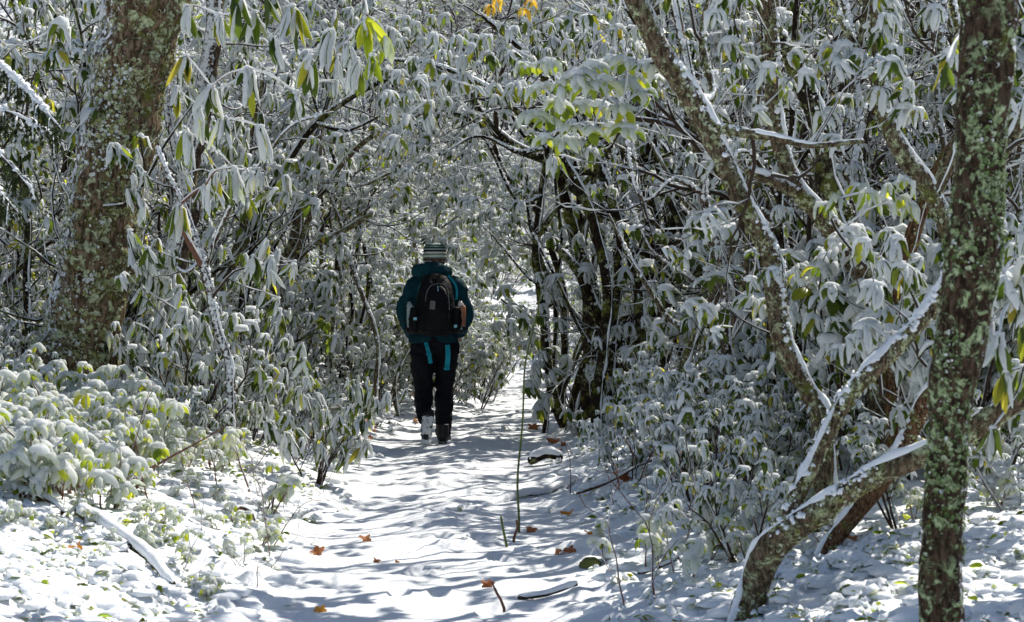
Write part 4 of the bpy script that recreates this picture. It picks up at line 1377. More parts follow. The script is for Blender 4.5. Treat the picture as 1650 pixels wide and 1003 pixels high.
# yellow leaves dangling into the frame at the top
for i, (px, py, lab) in enumerate([(790, 12, 'twig with yellow autumn leaves hanging into the top of the view, left one of two'), (845, 18, 'twig with orange-yellow autumn leaves at the top of the view, beside the yellow one')]):
    b = P(px, -60, 9)
    root = empty('autumn_twig', tuple(b))
    tag(root, lab, 'twig', 'twigs with yellow leaves')
    rng = np.random.default_rng(50 + i)
    m_ = MB()
    c = catmull(np.array([[0, 0, 0], [0.01, 0, -0.1], P(px, py - 5, 9) - b]), 0.03)
    m_.add(*tube(c, np.linspace(0.004, 0.002, len(c)), 5))
    link('stem', m_.mesh('stem', M['twig']), root)
    wh = [(c[-1], np.array([0, 0, 1.]), 0.075, 7), (c[-2] + [0.03, 0, 0], np.array([0, 0, 1.]), 0.068, 6), (c[-3] + [-0.05, 0, 0.02], np.array([0, 0, 1.]), 0.068, 6)]
    leaf_pieces(root, wh, 'droop', 2, 0.0, 'leaf_yellow', rng, MB())


# ------------------------------------------------------------------ conifer boughs at the left edge
def conifer_bough(label, base, tip, d, seed):
    rng = np.random.default_rng(seed)
    b = P(base[0], base[1], d); e = P(tip[0], tip[1], d - 0.4)
    root = empty('conifer_bough', tuple(b))
    tag(root, label, 'conifer branch', 'snow-laden conifer boughs')
    v = e - b
    c = catmull(np.array([[0, 0, 0], v * 0.5 + [0, 0, 0.06], v]), 0.05)
    tw, nd, sn = MB(), MB(), MB()
    tw.add(*tube(c, np.linspace(0.012, 0.004, len(c)), 6))
    sn.add(*ridge(c, np.linspace(0.013, 0.006, len(c)), 7, 1.3, seed))
    flakes(sn, c, np.linspace(0.014, 0.008, len(c)), 240, 0.018, rng, (0, 0, 1), 1.0, 0.2, CLUMP)
    NT_, NM = [], []
    ax = nrm(v)
    for k in range(60):
        t = rng.uniform(0.05, 1)
        p = c[int(t * (len(c) - 1))]
        sd_ = nrm(np.cross(ax, [0, 0, 1.])) * (1 if k % 2 else -1)
        dr = nrm(ax * 0.5 + sd_ * rng.uniform(0.3, 1) + [0, 0, -0.75])
        L = rng.uniform(0.10, 0.20) * (1.2 - 0.5 * t)
        q = np.array([p, p + dr * L * 0.5 + [0, 0, 0.02], p + dr * L + [0, 0, -0.04]])
        cc = catmull(q, 0.03)
        tw.add(*tube(cc, np.linspace(0.003, 0.0015, len(cc)), 4))
        if rng.random() < 0.4: sn.add(*ridge(cc[:len(cc) // 2 + 2], np.full(len(cc[:len(cc) // 2 + 2]), 0.007), 6, 0.9 + rng.random() * 0.5, k, minr=0.004))
        for m in range(110):
            u = rng.uniform(0, 1)
            pp = cc[int(u * (len(cc) - 1))]
            dd = nrm(dr + rng.normal(0, 0.7, 3) + [0, 0, -0.6])
            s = rng.uniform(0.018, 0.03)
            x = dd * s
            y = nrm(np.cross(dd, rng.normal(0, 1, 3))) * 0.0022
            NM.append(np.stack([x, y, np.cross(x, y)], 1)); NT_.append(pp)
    needle = (np.array([[0, -1, 0], [0.6, -1, 0], [1, 0, 0], [0.6, 1, 0], [0, 1, 0.]]), [np.array([[0, 1, 3, 4]]), np.array([[1, 2, 3]])])
    nd.inst(needle, NM, NT_)
    link('stem', tw.mesh('stem', M['twig']), root)
    link('needles', nd.mesh('needles', M['needle'], False), root, 'stuff')
    link('snow', sn.mesh('snow', M['snow_solid']), root, 'stuff')


conifer_bough('long snow-laden conifer bough drooping in from the left edge, the topmost of them', (-60, 70), (100, 210), 10.5, 1)
conifer_bough('snow-laden conifer bough at the left edge, just under the topmost one', (-70, 170), (108, 232), 10.7, 2)
conifer_bough('short conifer bough hanging at the left edge below the two larger ones', (-60, 225), (45, 300), 10.4, 3)
conifer_bough('lowest conifer bough at the left edge, dark needles under little snow', (-80, 260), (30, 345), 10.8, 4)

# ------------------------------------------------------------------ ground cover, twigs, fallen leaves
def ground_cover():
    rng = np.random.default_rng(12)
    lm, sm = MB(), MB()
    sets = [leaf_tm(1, 0.7, R(30), R(-50), 0.9, 3, 0.4, 0.2, s, 1) for s in range(4)]
    per = [([], [], []) for _ in range(4)]
    DM, DT = [], []
    K = 30000
    Y = 6.3 + 13 * rng.random(K) ** 1.3
    X = rng.uniform(-0.31, 0.31, K) * Y
    A = np.abs(X - path_c(Y)) - 0.72
    dens = sst(A, -0.15, 0.7) * (0.3 + 0.7 * sst(fbm(X, Y, None, 44, 2, 1.1), -0.5, 0.5))
    ok = rng.random(K) < dens + 0.006
    X, Y = X[ok][:10500], Y[ok][:10500]
    ZZ = H(X, Y)
    for x, y, z in zip(X, Y, ZZ):
        k = int(rng.integers(2, 6))
        sz = rng.uniform(0.028, 0.075)
        if rng.random() < 0.55:
            q = sz * rng.uniform(0.5, 1.6)
            DM.append(np.diag([q, q * rng.uniform(0.7, 1.3), q * rng.uniform(0.25, 0.6)])); DT.append((x, y, z))
            continue
        for j in range(k):
            an = rng.uniform(0, 6.28)
            B = basis((rng.normal(0, 0.3), rng.normal(0, 0.3), 1), an) * sz * rng.uniform(0.6, 1.2)
            v = int(rng.integers(0, 4))
            per[v][0].append(B); per[v][1].append((x + rng.normal(0, 0.012), y + rng.normal(0, 0.012), z + rng.uniform(0.0, 0.035)))
            per[v][2].append(rng.random() < 0.93)
    for i, (l, s) in enumerate(sets):
        lm.inst(l, per[i][0], per[i][1])
        ok = np.array(per[i][2])
        sm.inst(s, np.array(per[i][0])[ok], np.array(per[i][1])[ok])
    sm.inst(DOME, DM, DT)
    o = empty('ground_cover', (0, 0, 0))
    o['kind'] = 'stuff'
    tag(o, 'snow-capped small leaves and tufts covering the banks on both sides of the footpath', 'ground cover')
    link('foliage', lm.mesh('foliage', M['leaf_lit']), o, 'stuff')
    link('snow', sm.mesh('snow', M['snow_solid']), o, 'stuff')


ground_cover()

# bare twigs sticking out of the snow
TWG = []
for v in range(5):
    rng = np.random.default_rng(600 + v)
    br, tips = [], []
    prm = dict(seg=[0.05, 0.04, 0.03], jit=[0.12, 0.2, 0.2], up=[0.02, 0, 0], tap=[0.45, 0.5, 0.5], n=[2.5 + v % 2, 1.5], t0=[0.3, 0.3], ang=[0.7, 0.7], len=[0.5, 0.5], max=2)
    grow(rng, (0, 0, -0.03), (rng.normal(0, 0.4), rng.normal(0, 0.3), 1), 0.0042, rng.uniform(0.25, 0.4), 0, prm, br, tips)
    root = empty('bare_twig')
    tag(root, 'bare twig', 'twig', 'bare twigs poking out of the snow')
    b_, s_ = branches_mesh(br, 'twig', sides=(5, 4, 4), rs=(4, 4, 3), seed=v, minr=0.003, cover=0.6)
    link('stem', b_.mesh('stem', M['twig_red']), root)
    link('snow', s_.mesh('snow', M['snow']), root, 'stuff')
    TWG.append(root)
for k in range(95):
    left = rg.random() < 0.45
    px = rg.uniform(150, 520) if left else rg.uniform(900, 1620)
    d = rg.uniform(8.4, 13.5)
    x, y, z = at_px(px, d)
    if abs(x - path_c(y)) < 0.8: continue
    put(TWG[k % 5], (x, y, z), rg.uniform(0, 6.28), rg.uniform(0.5, 1.25), 'bare twig among others poking out of the snow on the %s bank' % ('left' if left else 'right'), 'bare twigs on the %s bank' % ('left' if left else 'right'), (rg.normal(0, 0.3), rg.normal(0, 0.3)))


def stick(label, pl, mat, name='sapling', cat='sapling', snow=0.0, group=None, part='stem'):
    pp = np.array(px_path(pl, True))
    o = empty(name, tuple(pp[0][:3]))
    tag(o, label, cat, group)
    c = catmull(pp, 0.03)
    m_ = MB(); m_.add(*tube(c[:, :3] - pp[0][:3], c[:, 3], 7, rough=0.08))
    link(part, m_.mesh(part, M[mat]), o)
    if snow:
        s_ = MB(); s_.add(*ridge(c[:, :3] - pp[0][:3], c[:, 3], 6, snow, 2))
        link('snow', s_.mesh('snow', M['snow_solid']), o)
    return o


s0 = stick('thin green upright sapling standing alone beside the footpath', [(836, 835, 10.9, 4.2), (834, 770, 10.9, 3.8), (842, 680, 10.9, 3.4), (846, 590, 10.9, 2.8), (862, 520, 10.9, 2.2), (874, 460, 10.9, 1.6)], 'green_stem')
stick('short cut green stub standing in the snow right of the footpath', [(817, 885, 10.3, 4.6), (811, 855, 10.3, 4.2), (807, 832, 10.3, 3.6)], 'green_stem', 'stub', 'twig')
stick('little broken brown stub beside the green sapling', [(828, 868, 10.5, 5), (834, 850, 10.5, 4), (832, 838, 10.5, 3)], 'twig_red', 'stub', 'twig')
stick('brown twig stub leaning left at the lower edge of the right bank', [(812, 980, 8.5, 5), (800, 955, 8.5, 5), (792, 938, 8.5, 3)], 'twig_red', 'stub', 'twig')
stick('long thin dry twig arching up to the right over the left bank', [(195, 812, 10.6, 6), (212, 775, 10.6, 5), (260, 745, 10.6, 4), (310, 718, 10.6, 3), (360, 690, 10.6, 2)], 'twig_red', 'dry_twig', 'twig')


def lying(label, pts2, r, mat, name='fallen_branch', snow=1.1, cover=0.45, dz=0.6, minr=0.01):
    """pts2: (px, distance) along the ground"""
    q = []
    for i, (px, d, lift) in enumerate(pts2):
        x, y, z = at_px(px, d)
        q.append([x, y, z + lift + r * dz, r * (1 - 0.4 * i / len(pts2))])
    q = np.array(q)
    o = empty(name, tuple(q[0][:3]))
    tag(o, label, 'fallen branch', 'fallen branches on the banks')
    c = catmull(q, 0.03)
    m_ = MB(); m_.add(*tube(c[:, :3] - q[0][:3], c[:, 3], 10, rough=0.15))
    link('wood', m_.mesh('wood', M[mat]), o)
    s_ = MB(); s_.add(*ridge(c[:, :3] - q[0][:3], c[:, 3], 9, snow * 1.15, 4, wind=np.array([0, 0.1, 0]), minr=minr, full=True))
    link('snow', s_.mesh('snow', M['snow_solid']), o)


lying('thick snow-covered fallen branch on the lower left bank, dark rotten wood under the snow', [(125, 9.15, 0.03), (165, 8.95, 0.04), (205, 8.75, 0.03), (245, 8.5, 0.03), (275, 8.25, 0.01)], 0.028, 'bark_dark', minr=0.016)
lying('long snow-covered fallen branch running in from the left edge of the bank', [(-30, 9.4, 0.03), (30, 9.35, 0.03), (75, 9.25, 0.03), (100, 9.2, 0.0)], 0.018, 'bark_dark', minr=0.012)
lying('snow-covered stick lying across the lower right bank', [(835, 8.7, 0.0), (880, 8.75, 0.01), (930, 8.85, 0.01)], 0.012, 'twig')
lying('short dark log end under snow at the right footpath edge beyond the sapling', [(855, 14.6, 0.02), (880, 14.7, 0.05), (905, 14.7, 0.01)], 0.04, 'bark_dark', snow=0.9)
lying('snow-topped log along the right edge of the footpath behind the sapling', [(780, 12.1, 0.0), (830, 12.5, 0.02), (880, 12.8, 0.02), (930, 13.1, 0.0)], 0.018, 'bark_rhodo', snow=1.6, dz=0.0)
lying('brown fallen stick on the right bank near the low sunny bush', [(930, 12.0, 0.02), (975, 12.2, 0.06), (1020, 12.3, 0.1), (1050, 12.4, 0.1)], 0.011, 'bark_brown', snow=0.8)
lying('dark curved piece of wood on the left slope', [(372, 10.6, 0.0), (385, 10.75, 0.03), (405, 10.7, 0.03), (412, 10.6, 0.0)], 0.012, 'bark_brown', snow=0.5)
lying('fallen stick on the right bank at the foot of the leaning trunks', [(1030, 9.2, 0.0), (1060, 9.1, 0.02), (1095, 9.15, 0.0)], 0.01, 'twig')

# mossy stone
rock = MB()
Vr, Fr = dome_tm(20, 9, 4, 0.8, 0.0)
nz = fbm(Vr[:, 0] * 2, Vr[:, 1] * 2, Vr[:, 2] * 2, 3, 4, 1.2)
rock.add(Vr * (1 + 0.14 * nz)[:, None] * [0.055, 0.05, 0.05], Fr)
x, y, z = at_px(952, 9.6)
ro = link('mossy_stone', rock.mesh('mossy_stone', M['rock']))
ro.location = (x, y, z + 0.01)
tag(ro, 'small round moss-covered stone in the snow on the right bank', 'stone')

# fallen leaves
LV = []
for v in range(4):
    rng = np.random.default_rng(700 + v)
    lobes = 5
    a = np.linspace(0, 2 * math.pi, 20, endpoint=False)
    r = 0.55 + 0.42 * np.abs(np.cos(a * lobes / 2)) ** 0.8 * rng.uniform(0.8, 1.1, 20)
    if v == 3: r = 0.5 + 0.4 * np.abs(np.cos(a))
    z_ = 0.35 * np.sin(a * 2 + v) * r + rng.normal(0, 0.08, 20)
    ring = np.stack([r * np.cos(a), r * np.sin(a) * 0.8, z_], 1)
    inner = ring * 0.5 * [1, 1, 0.5]
    V = np.vstack([[0, 0, 0.02], inner, ring])
    F = [np.array([(0, 1 + i, 1 + (i + 1) % 20) for i in range(20)]), np.array([(1 + i, 21 + i, 21 + (i + 1) % 20, 1 + (i + 1) % 20) for i in range(20)])]
    m_ = MB(); m_.add(V, F)
    LV.append((V, F, m_.mesh('fallen_leaf', M['leaf_brown']), m_.mesh('fallen_leaf', M['leaf_gold'])))
FL = [(587, 10.55, .045, 0, 'reddish-brown fallen leaf standing up in the middle of the footpath snow, the farther of two'), (510, 10.05, .045, 0, 'curled red-brown fallen leaf on the left part of the footpath, the nearer of two'),
      (607, 9.75, .025, 0, 'small dark brown leaf standing in the middle of the footpath'), (640, 9.75, .015, 0, 'tiny dark scrap of leaf in the middle of the footpath'),
      (515, 8.42, .035, 1, 'orange-brown leaf at the bottom edge of the footpath'), (915, 11.6, .05, 1, 'orange fallen leaf on a tuft of the right bank'),
      (855, 10.9, .05, 0, 'flat red-brown leaf beside the green sapling'), (903, 10.1, .045, 0, 'pair-like torn orange leaf on the right bank, upper one'), (918, 10.05, .04, 0, 'torn brown leaf touching the upper torn orange one'),
      (950, 10.6, .035, 1, 'small golden leaf on the right bank'), (786, 9.1, .04, 0, 'brown leaf at the right edge of the trodden path'), (855, 8.75, .03, 0, 'small dark brown leaf low on the right bank'),
      (1004, 12.6, .09, 0, 'large brown leaf leaning under the low sunny bush'), (893, 16.3, .07, 0, 'brown leaf on the snow at the right edge of the path behind the stump'), (860, 18, .07, 0, 'red-brown leaf far along the right edge of the path'),
      (1372, 8.6, .07, 0, 'large brown leaf behind the leaning trunk'), (1255, 8.4, .04, 0, 'brown leaf at the foot of the leaning trunk'), (1000, 9.1, .03, 0, 'small brown leaf among twigs of the right bank'),
      (8, 12.2, .09, 1, 'orange leaf caught in the sunny bushes at the left edge'), (12, 8.7, .06, 0, 'brown leaf at the lower left edge'), (115, 8.35, .06, 1, 'orange and green leaf at the bottom left'),
      (215, 10.0, .035, 1, 'small yellow leaf on the left bank'), (25, 10.2, .03, 0, 'small red leaf near the left edge'), (120, 11.2, .045, 1, 'orange leaf below the young bushes of the left bank'),
      (245, 11.8, .06, 0, 'dark brown curled leaf on a twig of the left bank'), (60, 9.3, .03, 0, 'small red-brown leaf by the left fallen branch'), (200, 9.6, .03, 0, 'small dark red leaf on the left bank above the fallen branch')]
for i, (px, d, s_, cidx, lab) in enumerate(FL):
    x, y, z = at_px(px, d)
    o = link('fallen_leaf', LV[i % 4][2 + cidx])
    o.location = (x, y, z + s_ * 0.35)
    o.rotation_euler = (rg.uniform(0.4, 1.1), rg.uniform(-0.4, 0.4), rg.uniform(-0.8, 0.8))
    o.scale = (s_,) * 3
    tag(o, lab, 'leaf', 'fallen leaves')
# leaf litter showing along the edge of the path near the hiker
mbl, T_, M_ = MB(), [], []
rng = np.random.default_rng(15)
for k in range(260):
    y = rng.uniform(15, 26)
    x = float(path_c(y)) + (rng.uniform(0.75, 2.6) if rng.random() < 0.75 else -rng.uniform(0.75, 1.2))
    s_ = rng.uniform(0.02, 0.045)
    M_.append(basis((rng.normal(0, 0.5), rng.normal(0, 0.5) - 0.3, 1), rng.uniform(0, 6)) * s_); T_.append((x, y, gz(x, y) + 0.012))
mbl.inst((LV[0][0], LV[0][1]), M_, T_)
ll = link('leaf_litter', mbl.mesh('leaf_litter', M['leaf_brown']), kind='stuff')
tag(ll, 'scattered brown leaf litter showing through thin snow along the path edges near the hiker', 'leaf litter')
# ------------------------------------------------------------------ the hiker
HX, HY = P(701, 720, 16.3)[0], 16.3
HZ = float(H0(np.array([HX]), np.array([HY]))[0]) + 0.0


def mat_cloth(name, col, var=0.25, rough=0.75, fold=0.0):
    t = NT(name)
    co = obco(t)
    c = t.mix(t.ramp(t.noise(co, 9, 4), [(0.35, 0.0), (0.65, 1.0)]), tuple(q * (1 - var) for q in col), tuple(min(1, q * (1 + var)) for q in col))
    h = t.math('ADD', t.noise(co, 14, 4, 0.6), t.math('MULTIPLY', t.noise(co, 220, 2), 0.06))
    return t.done(t.pbr(c, rough, t.bump(h, 0.5, 0.02), 0.12))


M['teal'] = mat_cloth('teal_jacket_cloth', (0.003, 0.034, 0.046))
M['trouser'] = mat_cloth('black_trouser_cloth', (0.006, 0.006, 0.009))
M['pack'] = mat_cloth('black_pack_cloth', (0.004, 0.004, 0.005), rough=0.6)
M['strap'] = mat_cloth('turquoise_webbing', (0.012, 0.24, 0.32), 0.15)
M['clip'] = mat_plain('pale_blue_clip', (0.25, 0.55, 0.65), 0.4)
M['skin'] = mat_plain('skin', (0.50, 0.29, 0.20), 0.55, 60, 0.1, 0.001, 0.06)
M['hair'] = mat_plain('brown_hair', (0.06, 0.035, 0.02), 0.6)
M['boot'] = mat_plain('black_boot_leather', (0.015, 0.014, 0.014), 0.6)
M['grey'] = mat_plain('grey_sole', (0.12, 0.12, 0.12), 0.8)
M['bottle'] = mat_plain('grey_bottle', (0.30, 0.36, 0.36), 0.35)
M['bottle2'] = mat_plain('white_bottle', (0.65, 0.62, 0.58), 0.35)
M['orange'] = mat_plain('copper_cap', (0.26, 0.11, 0.06), 0.4)
M['eye'] = mat_plain('eye_white', (0.7, 0.7, 0.7), 0.3)


def mat_knit():
    t = NT('striped_knit')
    co = obco(t)
    sx = t.n('SeparateXYZ')
    t.l(co, sx.inputs[0])
    z = t.math('DIVIDE', t.math('ADD', t.math('SUBTRACT', sx.outputs[2], 1.56), t.math('MULTIPLY', t.noise(co, 12, 2), 0.004)), 0.165)
    K, W_, G, B_, S = (0.012, 0.012, 0.014), (0.55, 0.53, 0.47), (0.11, 0.20, 0.17), (0.10, 0.05, 0.04), (0.22, 0.28, 0.27)
    c = t.ramp(z, [(0.0, W_), (0.08, B_), (0.20, G), (0.28, W_), (0.36, G), (0.46, W_), (0.54, K), (0.64, S), (0.72, K), (0.78, G), (0.86, K), (0.92, S)], 'CONSTANT')
    return t.done(t.pbr(c, 0.95, t.bump(t.noise(co, 160, 3), 0.7, 0.004), 0.1))


M['knit'] = mat_knit()


def loft(rings, n=24, cap=True):
    """rings: (x, y, z, rx, ry) ellipses; superellipse power 2.3"""
    r = catmull(np.array(rings, float), 0.03)
    a = np.arange(n) * 2 * math.pi / n
    ca, sa = np.cos(a), np.sin(a)
    e = 2 / 2.3
    cx, sy = np.sign(ca) * np.abs(ca) ** e, np.sign(sa) * np.abs(sa) ** e
    V = np.stack([r[:, 0:1] + r[:, 3:4] * cx, r[:, 1:2] + r[:, 4:5] * sy, np.repeat(r[:, 2:3], n, 1)], -1)
    k = len(r)
    i = np.arange(k - 1)[:, None] * n
    j = np.arange(n)[None]; j2 = (j + 1) % n
    Qf = np.stack([i + j, i + j2, i + n + j2, i + n + j], -1).reshape(-1, 4)
    V = np.vstack([V.reshape(-1, 3), r[-1:, :3], r[:1, :3]])
    jj = np.arange(n); e0 = (k - 1) * n
    T_ = np.vstack([np.stack([e0 + jj, e0 + (jj + 1) % n, np.full(n, k * n)], -1), np.stack([(jj + 1) % n, jj, np.full(n, k * n + 1)], -1)])
    return V, [Qf, T_]


def limb(pts, n=16, step=0.02):
    c = catmull(np.array(pts, float), step)
    return tube(c[:, :3], c[:, 3], n)


def merged(mb_, name, mat, vox, smooth=3, fold=0.0, ff=(9, 9, 14), seed=0, part=None, parent=None):
    me = mb_.mesh(name + '_raw', mat)
    o = bpy.data.objects.new('tmp', me)
    COL.objects.link(o)
    m_ = o.modifiers.new('r', 'REMESH'); m_.mode = 'VOXEL'; m_.voxel_size = vox; m_.use_smooth_shade = True
    if smooth:
        s_ = o.modifiers.new('s', 'SMOOTH'); s_.iterations = smooth; s_.factor = 0.5
    dg = bpy.context.evaluated_depsgraph_get()
    out = bpy.data.meshes.new_from_object(o.evaluated_get(dg))
    bpy.data.objects.remove(o)
    bpy.data.meshes.remove(me)
    out.name = name
    n = len(out.vertices)
    co = np.empty(n * 3, np.float32); out.vertices.foreach_get('co', co); co = co.reshape(-1, 3).astype(float)
    no = np.empty(n * 3, np.float32); out.vertex_normals.foreach_get('vector', no); no = no.reshape(-1, 3).astype(float)
    if fold:
        f = fbm(co[:, 0] * ff[0], co[:, 1] * ff[1], co[:, 2] * ff[2] + 3 * co[:, 0], seed, 3, 1.0)
        co = co + no * (fold * (0.6 - np.abs(f))[:, None])
    out.vertices.foreach_set('co', co.ravel().astype(np.float32))
    if not len(out.materials): out.materials.append(mat)
    else: out.materials[0] = mat
    out.polygons.foreach_set('use_smooth', np.ones(len(out.polygons), bool))
    out.update()
    return link(part or name, out, parent)


person = empty('person', (HX, HY, HZ), R(0))
tag(person, 'hiker seen from behind walking away in teal hooded jacket, black trousers and striped knit cap', 'person')

# body: torso, legs, arms, neck, head with face, hands with five fingers, one mesh
b = MB()
b.add(*loft([(0, 0, .84, .145, .10), (0, 0, .95, .155, .105), (0, 0.01, 1.08, .125, .09), (0, 0.01, 1.25, .15, .10), (0, 0.01, 1.38, .16, .095), (0, 0.01, 1.45, .10, .07)]))
KN = {-1: (-0.092, 0.015, .47), 1: (0.075, 0.07, .47)}
AN = {-1: (-0.072, -0.235, .20), 1: (0.068, 0.045, .10)}
SH = {-1: (-.175, 0.01, 1.36), 1: (.18, 0.01, 1.37)}
EL = {-1: (-.262, -0.03, 1.135), 1: (.262, -0.03, 1.125)}
WR = {-1: (-.205, 0.10, .955), 1: (.205, 0.10, .955)}
for s in (-1, 1):
    hip = (0.085 * s, 0, .88)
    b.add(*limb([(*hip, .075), (*KN[s], .045), ((KN[s][0] + AN[s][0]) / 2, (KN[s][1] + AN[s][1]) / 2, (KN[s][2] + AN[s][2]) / 2, .038), (*AN[s], .028)]))
    b.add(*limb([(*SH[s], .052), (*EL[s], .038), (*WR[s], .027)]))
b.add(*limb([(0, 0.0, 1.40, .055), (0.0, 0.02, 1.50, .055), (0.0, 0.03, 1.56, .06)]))
b.add(*loft([(0.0, 0.045, 1.485, .03, .045), (0.0, 0.04, 1.52, .058, .075), (0.0, 0.03, 1.57, .072, .09), (0.0, 0.025, 1.62, .075, .096), (0.0, 0.02, 1.67, .066, .085), (0.0, 0.02, 1.70, .03, .04)]))
b.add(*limb([(0.0, 0.118, 1.60, .008), (0.0, 0.135, 1.57, .012), (0.0, 0.128, 1.562, .012)], 8, 0.008))       # nose
for s in (-1, 1):
    b.add(*limb([(0.076 * s, 0.02, 1.56, .007), (0.084 * s, 0.012, 1.585, .011), (0.080 * s, 0.015, 1.61, .008)], 8, 0.008))   # ears
    b.add(*limb([(0.030 * s, 0.112, 1.612, .008), (0.012 * s, 0.120, 1.615, .007)], 8, 0.008))                    # brow
    b.add(*limb([(0.022 * s, 0.118, 1.528, .006), (0, 0.124, 1.53, .007)], 8, 0.008))                             # lips
    w_ = np.array(WR[s])
    fw = nrm(np.array([-0.25 * s, 0.5, -0.8]))
    sd_ = nrm(np.cross(fw, [-s, 0.0, 0.1]))
    b.add(*limb([(*w_, .026), (*(w_ + fw * .05), .034), (*(w_ + fw * .085), .03)], 10, 0.01))
    for k, (o_, L_) in enumerate([(-.026, .062), (-.009, .072), (.009, .068), (.026, .052)]):
        r_ = w_ + fw * .085 + sd_ * o_
        cu = nrm(np.array([-s, 0.3, 0.2]))
        b.add(*limb([(*r_, .009), (*(r_ + fw * L_ * .5), .0088), (*(r_ + fw * L_ * .85 + cu * L_ * .25), .0078), (*(r_ + fw * L_ + cu * L_ * .5), .0068)], 8, 0.008))
    r_ = w_ + fw * .03 - sd_ * .026
    b.add(*limb([(*r_, .012), (*(r_ - sd_ * .022 + fw * .03), .010), (*(r_ - sd_ * .025 + fw * .058), .008)], 8, 0.008))
merged(b, 'body', M['skin'], 0.006, 2, parent=person)
for s in (-1, 1):
    e_ = MB(); e_.add(*limb([(0.030 * s, 0.112, 1.592, .010), (0.030 * s, 0.116, 1.592, .009)], 8, 0.004))
    link('eye', e_.mesh('eye', M['eye']), person)

# trousers
t_ = MB()
t_.add(*loft([(-.005, 0, .78, .165, .11), (-.005, -.005, .87, .19, .125), (0, 0, .96, .175, .12), (0, 0, 1.04, .15, .11)]))
for s in (-1, 1):
    k, a = KN[s], AN[s]
    if s < 0:
        pl = [(-.098, -.01, .86, .108), (-.108, .0, .74, .102), (-.105, .012, .60, .088), (*k, .077), (-.096, -.06, .37, .072), (-.088, -.135, .29, .066), (-.078, -.205, .215, .058)]
    else:
        pl = [(.098, -.01, .86, .108), (.098, .02, .74, .100), (.088, .045, .60, .086), (*k, .076), (.074, .07, .33, .074), (.07, .055, .19, .066), (.068, .045, .085, .060)]
    t_.add(*limb(pl, 20))
merged(t_, 'trousers', M['trouser'], 0.011, 4, fold=0.017, ff=(6, 6, 13), seed=5, parent=person)

# jacket with sleeves, and its hood bunched on the shoulders
j = MB()
j.add(*loft([(-.01, 0, .875, .215, .135), (-.01, 0, .95, .205, .135), (0, .005, 1.08, .19, .13), (0, .01, 1.22, .20, .13), (0, .01, 1.33, .20, .12), (0, .005, 1.405, .155, .10), (0, 0.005, 1.46, .095, .08), (0, .01, 1.51, .07, .07)]))
for s in (-1, 1):
    j.add(*limb([(SH[s][0] * .7, 0, 1.385, .062), (SH[s][0] * 1.05, 0, 1.355, .066), (SH[s][0] * 1.3, -.02, 1.25, .062), (EL[s][0], EL[s][1], EL[s][2] + .03, .060), (EL[s][0] * .985, .0, 1.07, .056), (WR[s][0] * 1.05, .07, .99, .055), (WR[s][0] * .95, .115, .93, .045)], 18))
merged(j, 'jacket', M['teal'], 0.011, 4, fold=0.020, ff=(7, 7, 12), seed=9, parent=person)
h = MB()
h.add(*limb([(-.10, .05, 1.47, .05), (-.135, -.05, 1.478, .062), (-.06, -.10, 1.485, .070), (.03, -.10, 1.49, .064), (.09, -.05, 1.475, .054), (.095, .05, 1.47, .042)], 16))
h.add(*loft([(-.03, -.07, 1.40, .06, .05), (-.035, -.085, 1.45, .10, .065), (-.03, -.065, 1.50, .105, .07), (-.005, -.04, 1.545, .08, .06)]))
merged(h, 'hood', M['teal'], 0.009, 3, fold=0.016, ff=(11, 11, 16), seed=13, parent=person)

# knit cap and a little hair under its rim
c_ = MB()
c_.add(*loft([(0, .015, 1.562, .094, .108), (0, .015, 1.58, .099, .112), (0, .015, 1.63, .101, .114), (0, .012, 1.68, .096, .108), (0, .01, 1.712, .078, .086), (0, .01, 1.722, .03, .035)]))
merged(c_, 'knit_cap', M['knit'], 0.007, 2, fold=0.004, ff=(40, 40, 10), parent=person)
c_ = MB()
c_.add(*loft([(0, -.01, 1.515, .055, .06), (0, -.008, 1.54, .076, .082), (0, 0, 1.57, .088, .095), (0, 0, 1.59, .085, .09)]))
merged(c_, 'hair', M['hair'], 0.008, 2, fold=0.006, ff=(60, 60, 6), parent=person)

# boots: the left one rolled on to its toe with a snowy sole, the right one flat
for s in (-1, 1):
    q = MB(); so_ = MB()
    # built pointing along +y with the sole at z=0, heel at y=-0.09
    q.add(*limb([(0, -.035, .17, .052), (0, -.035, .09, .055), (0, -.015, .055, .05), (0, .06, .045, .048), (0, .13, .036, .043), (0, .165, .032, .03)], 16))
    so_.add(*loft([(0, .045, 0.0, .044, .135), (0, .045, .024, .047, .14)], 24))
    sn_ = MB()
    ro_ = np.random.default_rng(3 + s)
    for _ in range(70):
        sx_, sy_ = ro_.uniform(-.034, .034), ro_.uniform(-.08, .165)
        r_ = ro_.uniform(.010, .022)
        sn_.inst((DOME[0] * [1, 1, -1], DOME[1]), [np.diag([r_, r_, r_ * .5])], [(sx_, sy_, .002)])
    for _ in range(22):
        a_ = ro_.uniform(0, 6.28); r_ = ro_.uniform(.007, .015)
        sn_.inst(DOME, [np.diag([r_, r_, r_])], [(.046 * math.cos(a_), .045 + .13 * math.sin(a_), .018)])
    bo = merged(q, 'boot', M['boot'], 0.007, 2, fold=0.003, ff=(20, 20, 20), parent=person)
    sol = link('sole', so_.mesh('sole', M['grey']), bo)
    sns = link('snow', sn_.mesh('snow', M['snow']), bo)
    if s < 0:
        # toe on the ground, heel up: pitch forward
        bo.matrix_basis = Matrix.Translation((-.068, -.215, .045)) @ Matrix.Rotation(R(-68), 4, 'X') @ Matrix.Rotation(R(4), 4, 'Z') @ Matrix.Translation((0, -.15, 0))
    else:
        bo.matrix_basis = Matrix.Translation((.07, .035, .008)) @ Matrix.Rotation(R(-8), 4, 'Z')

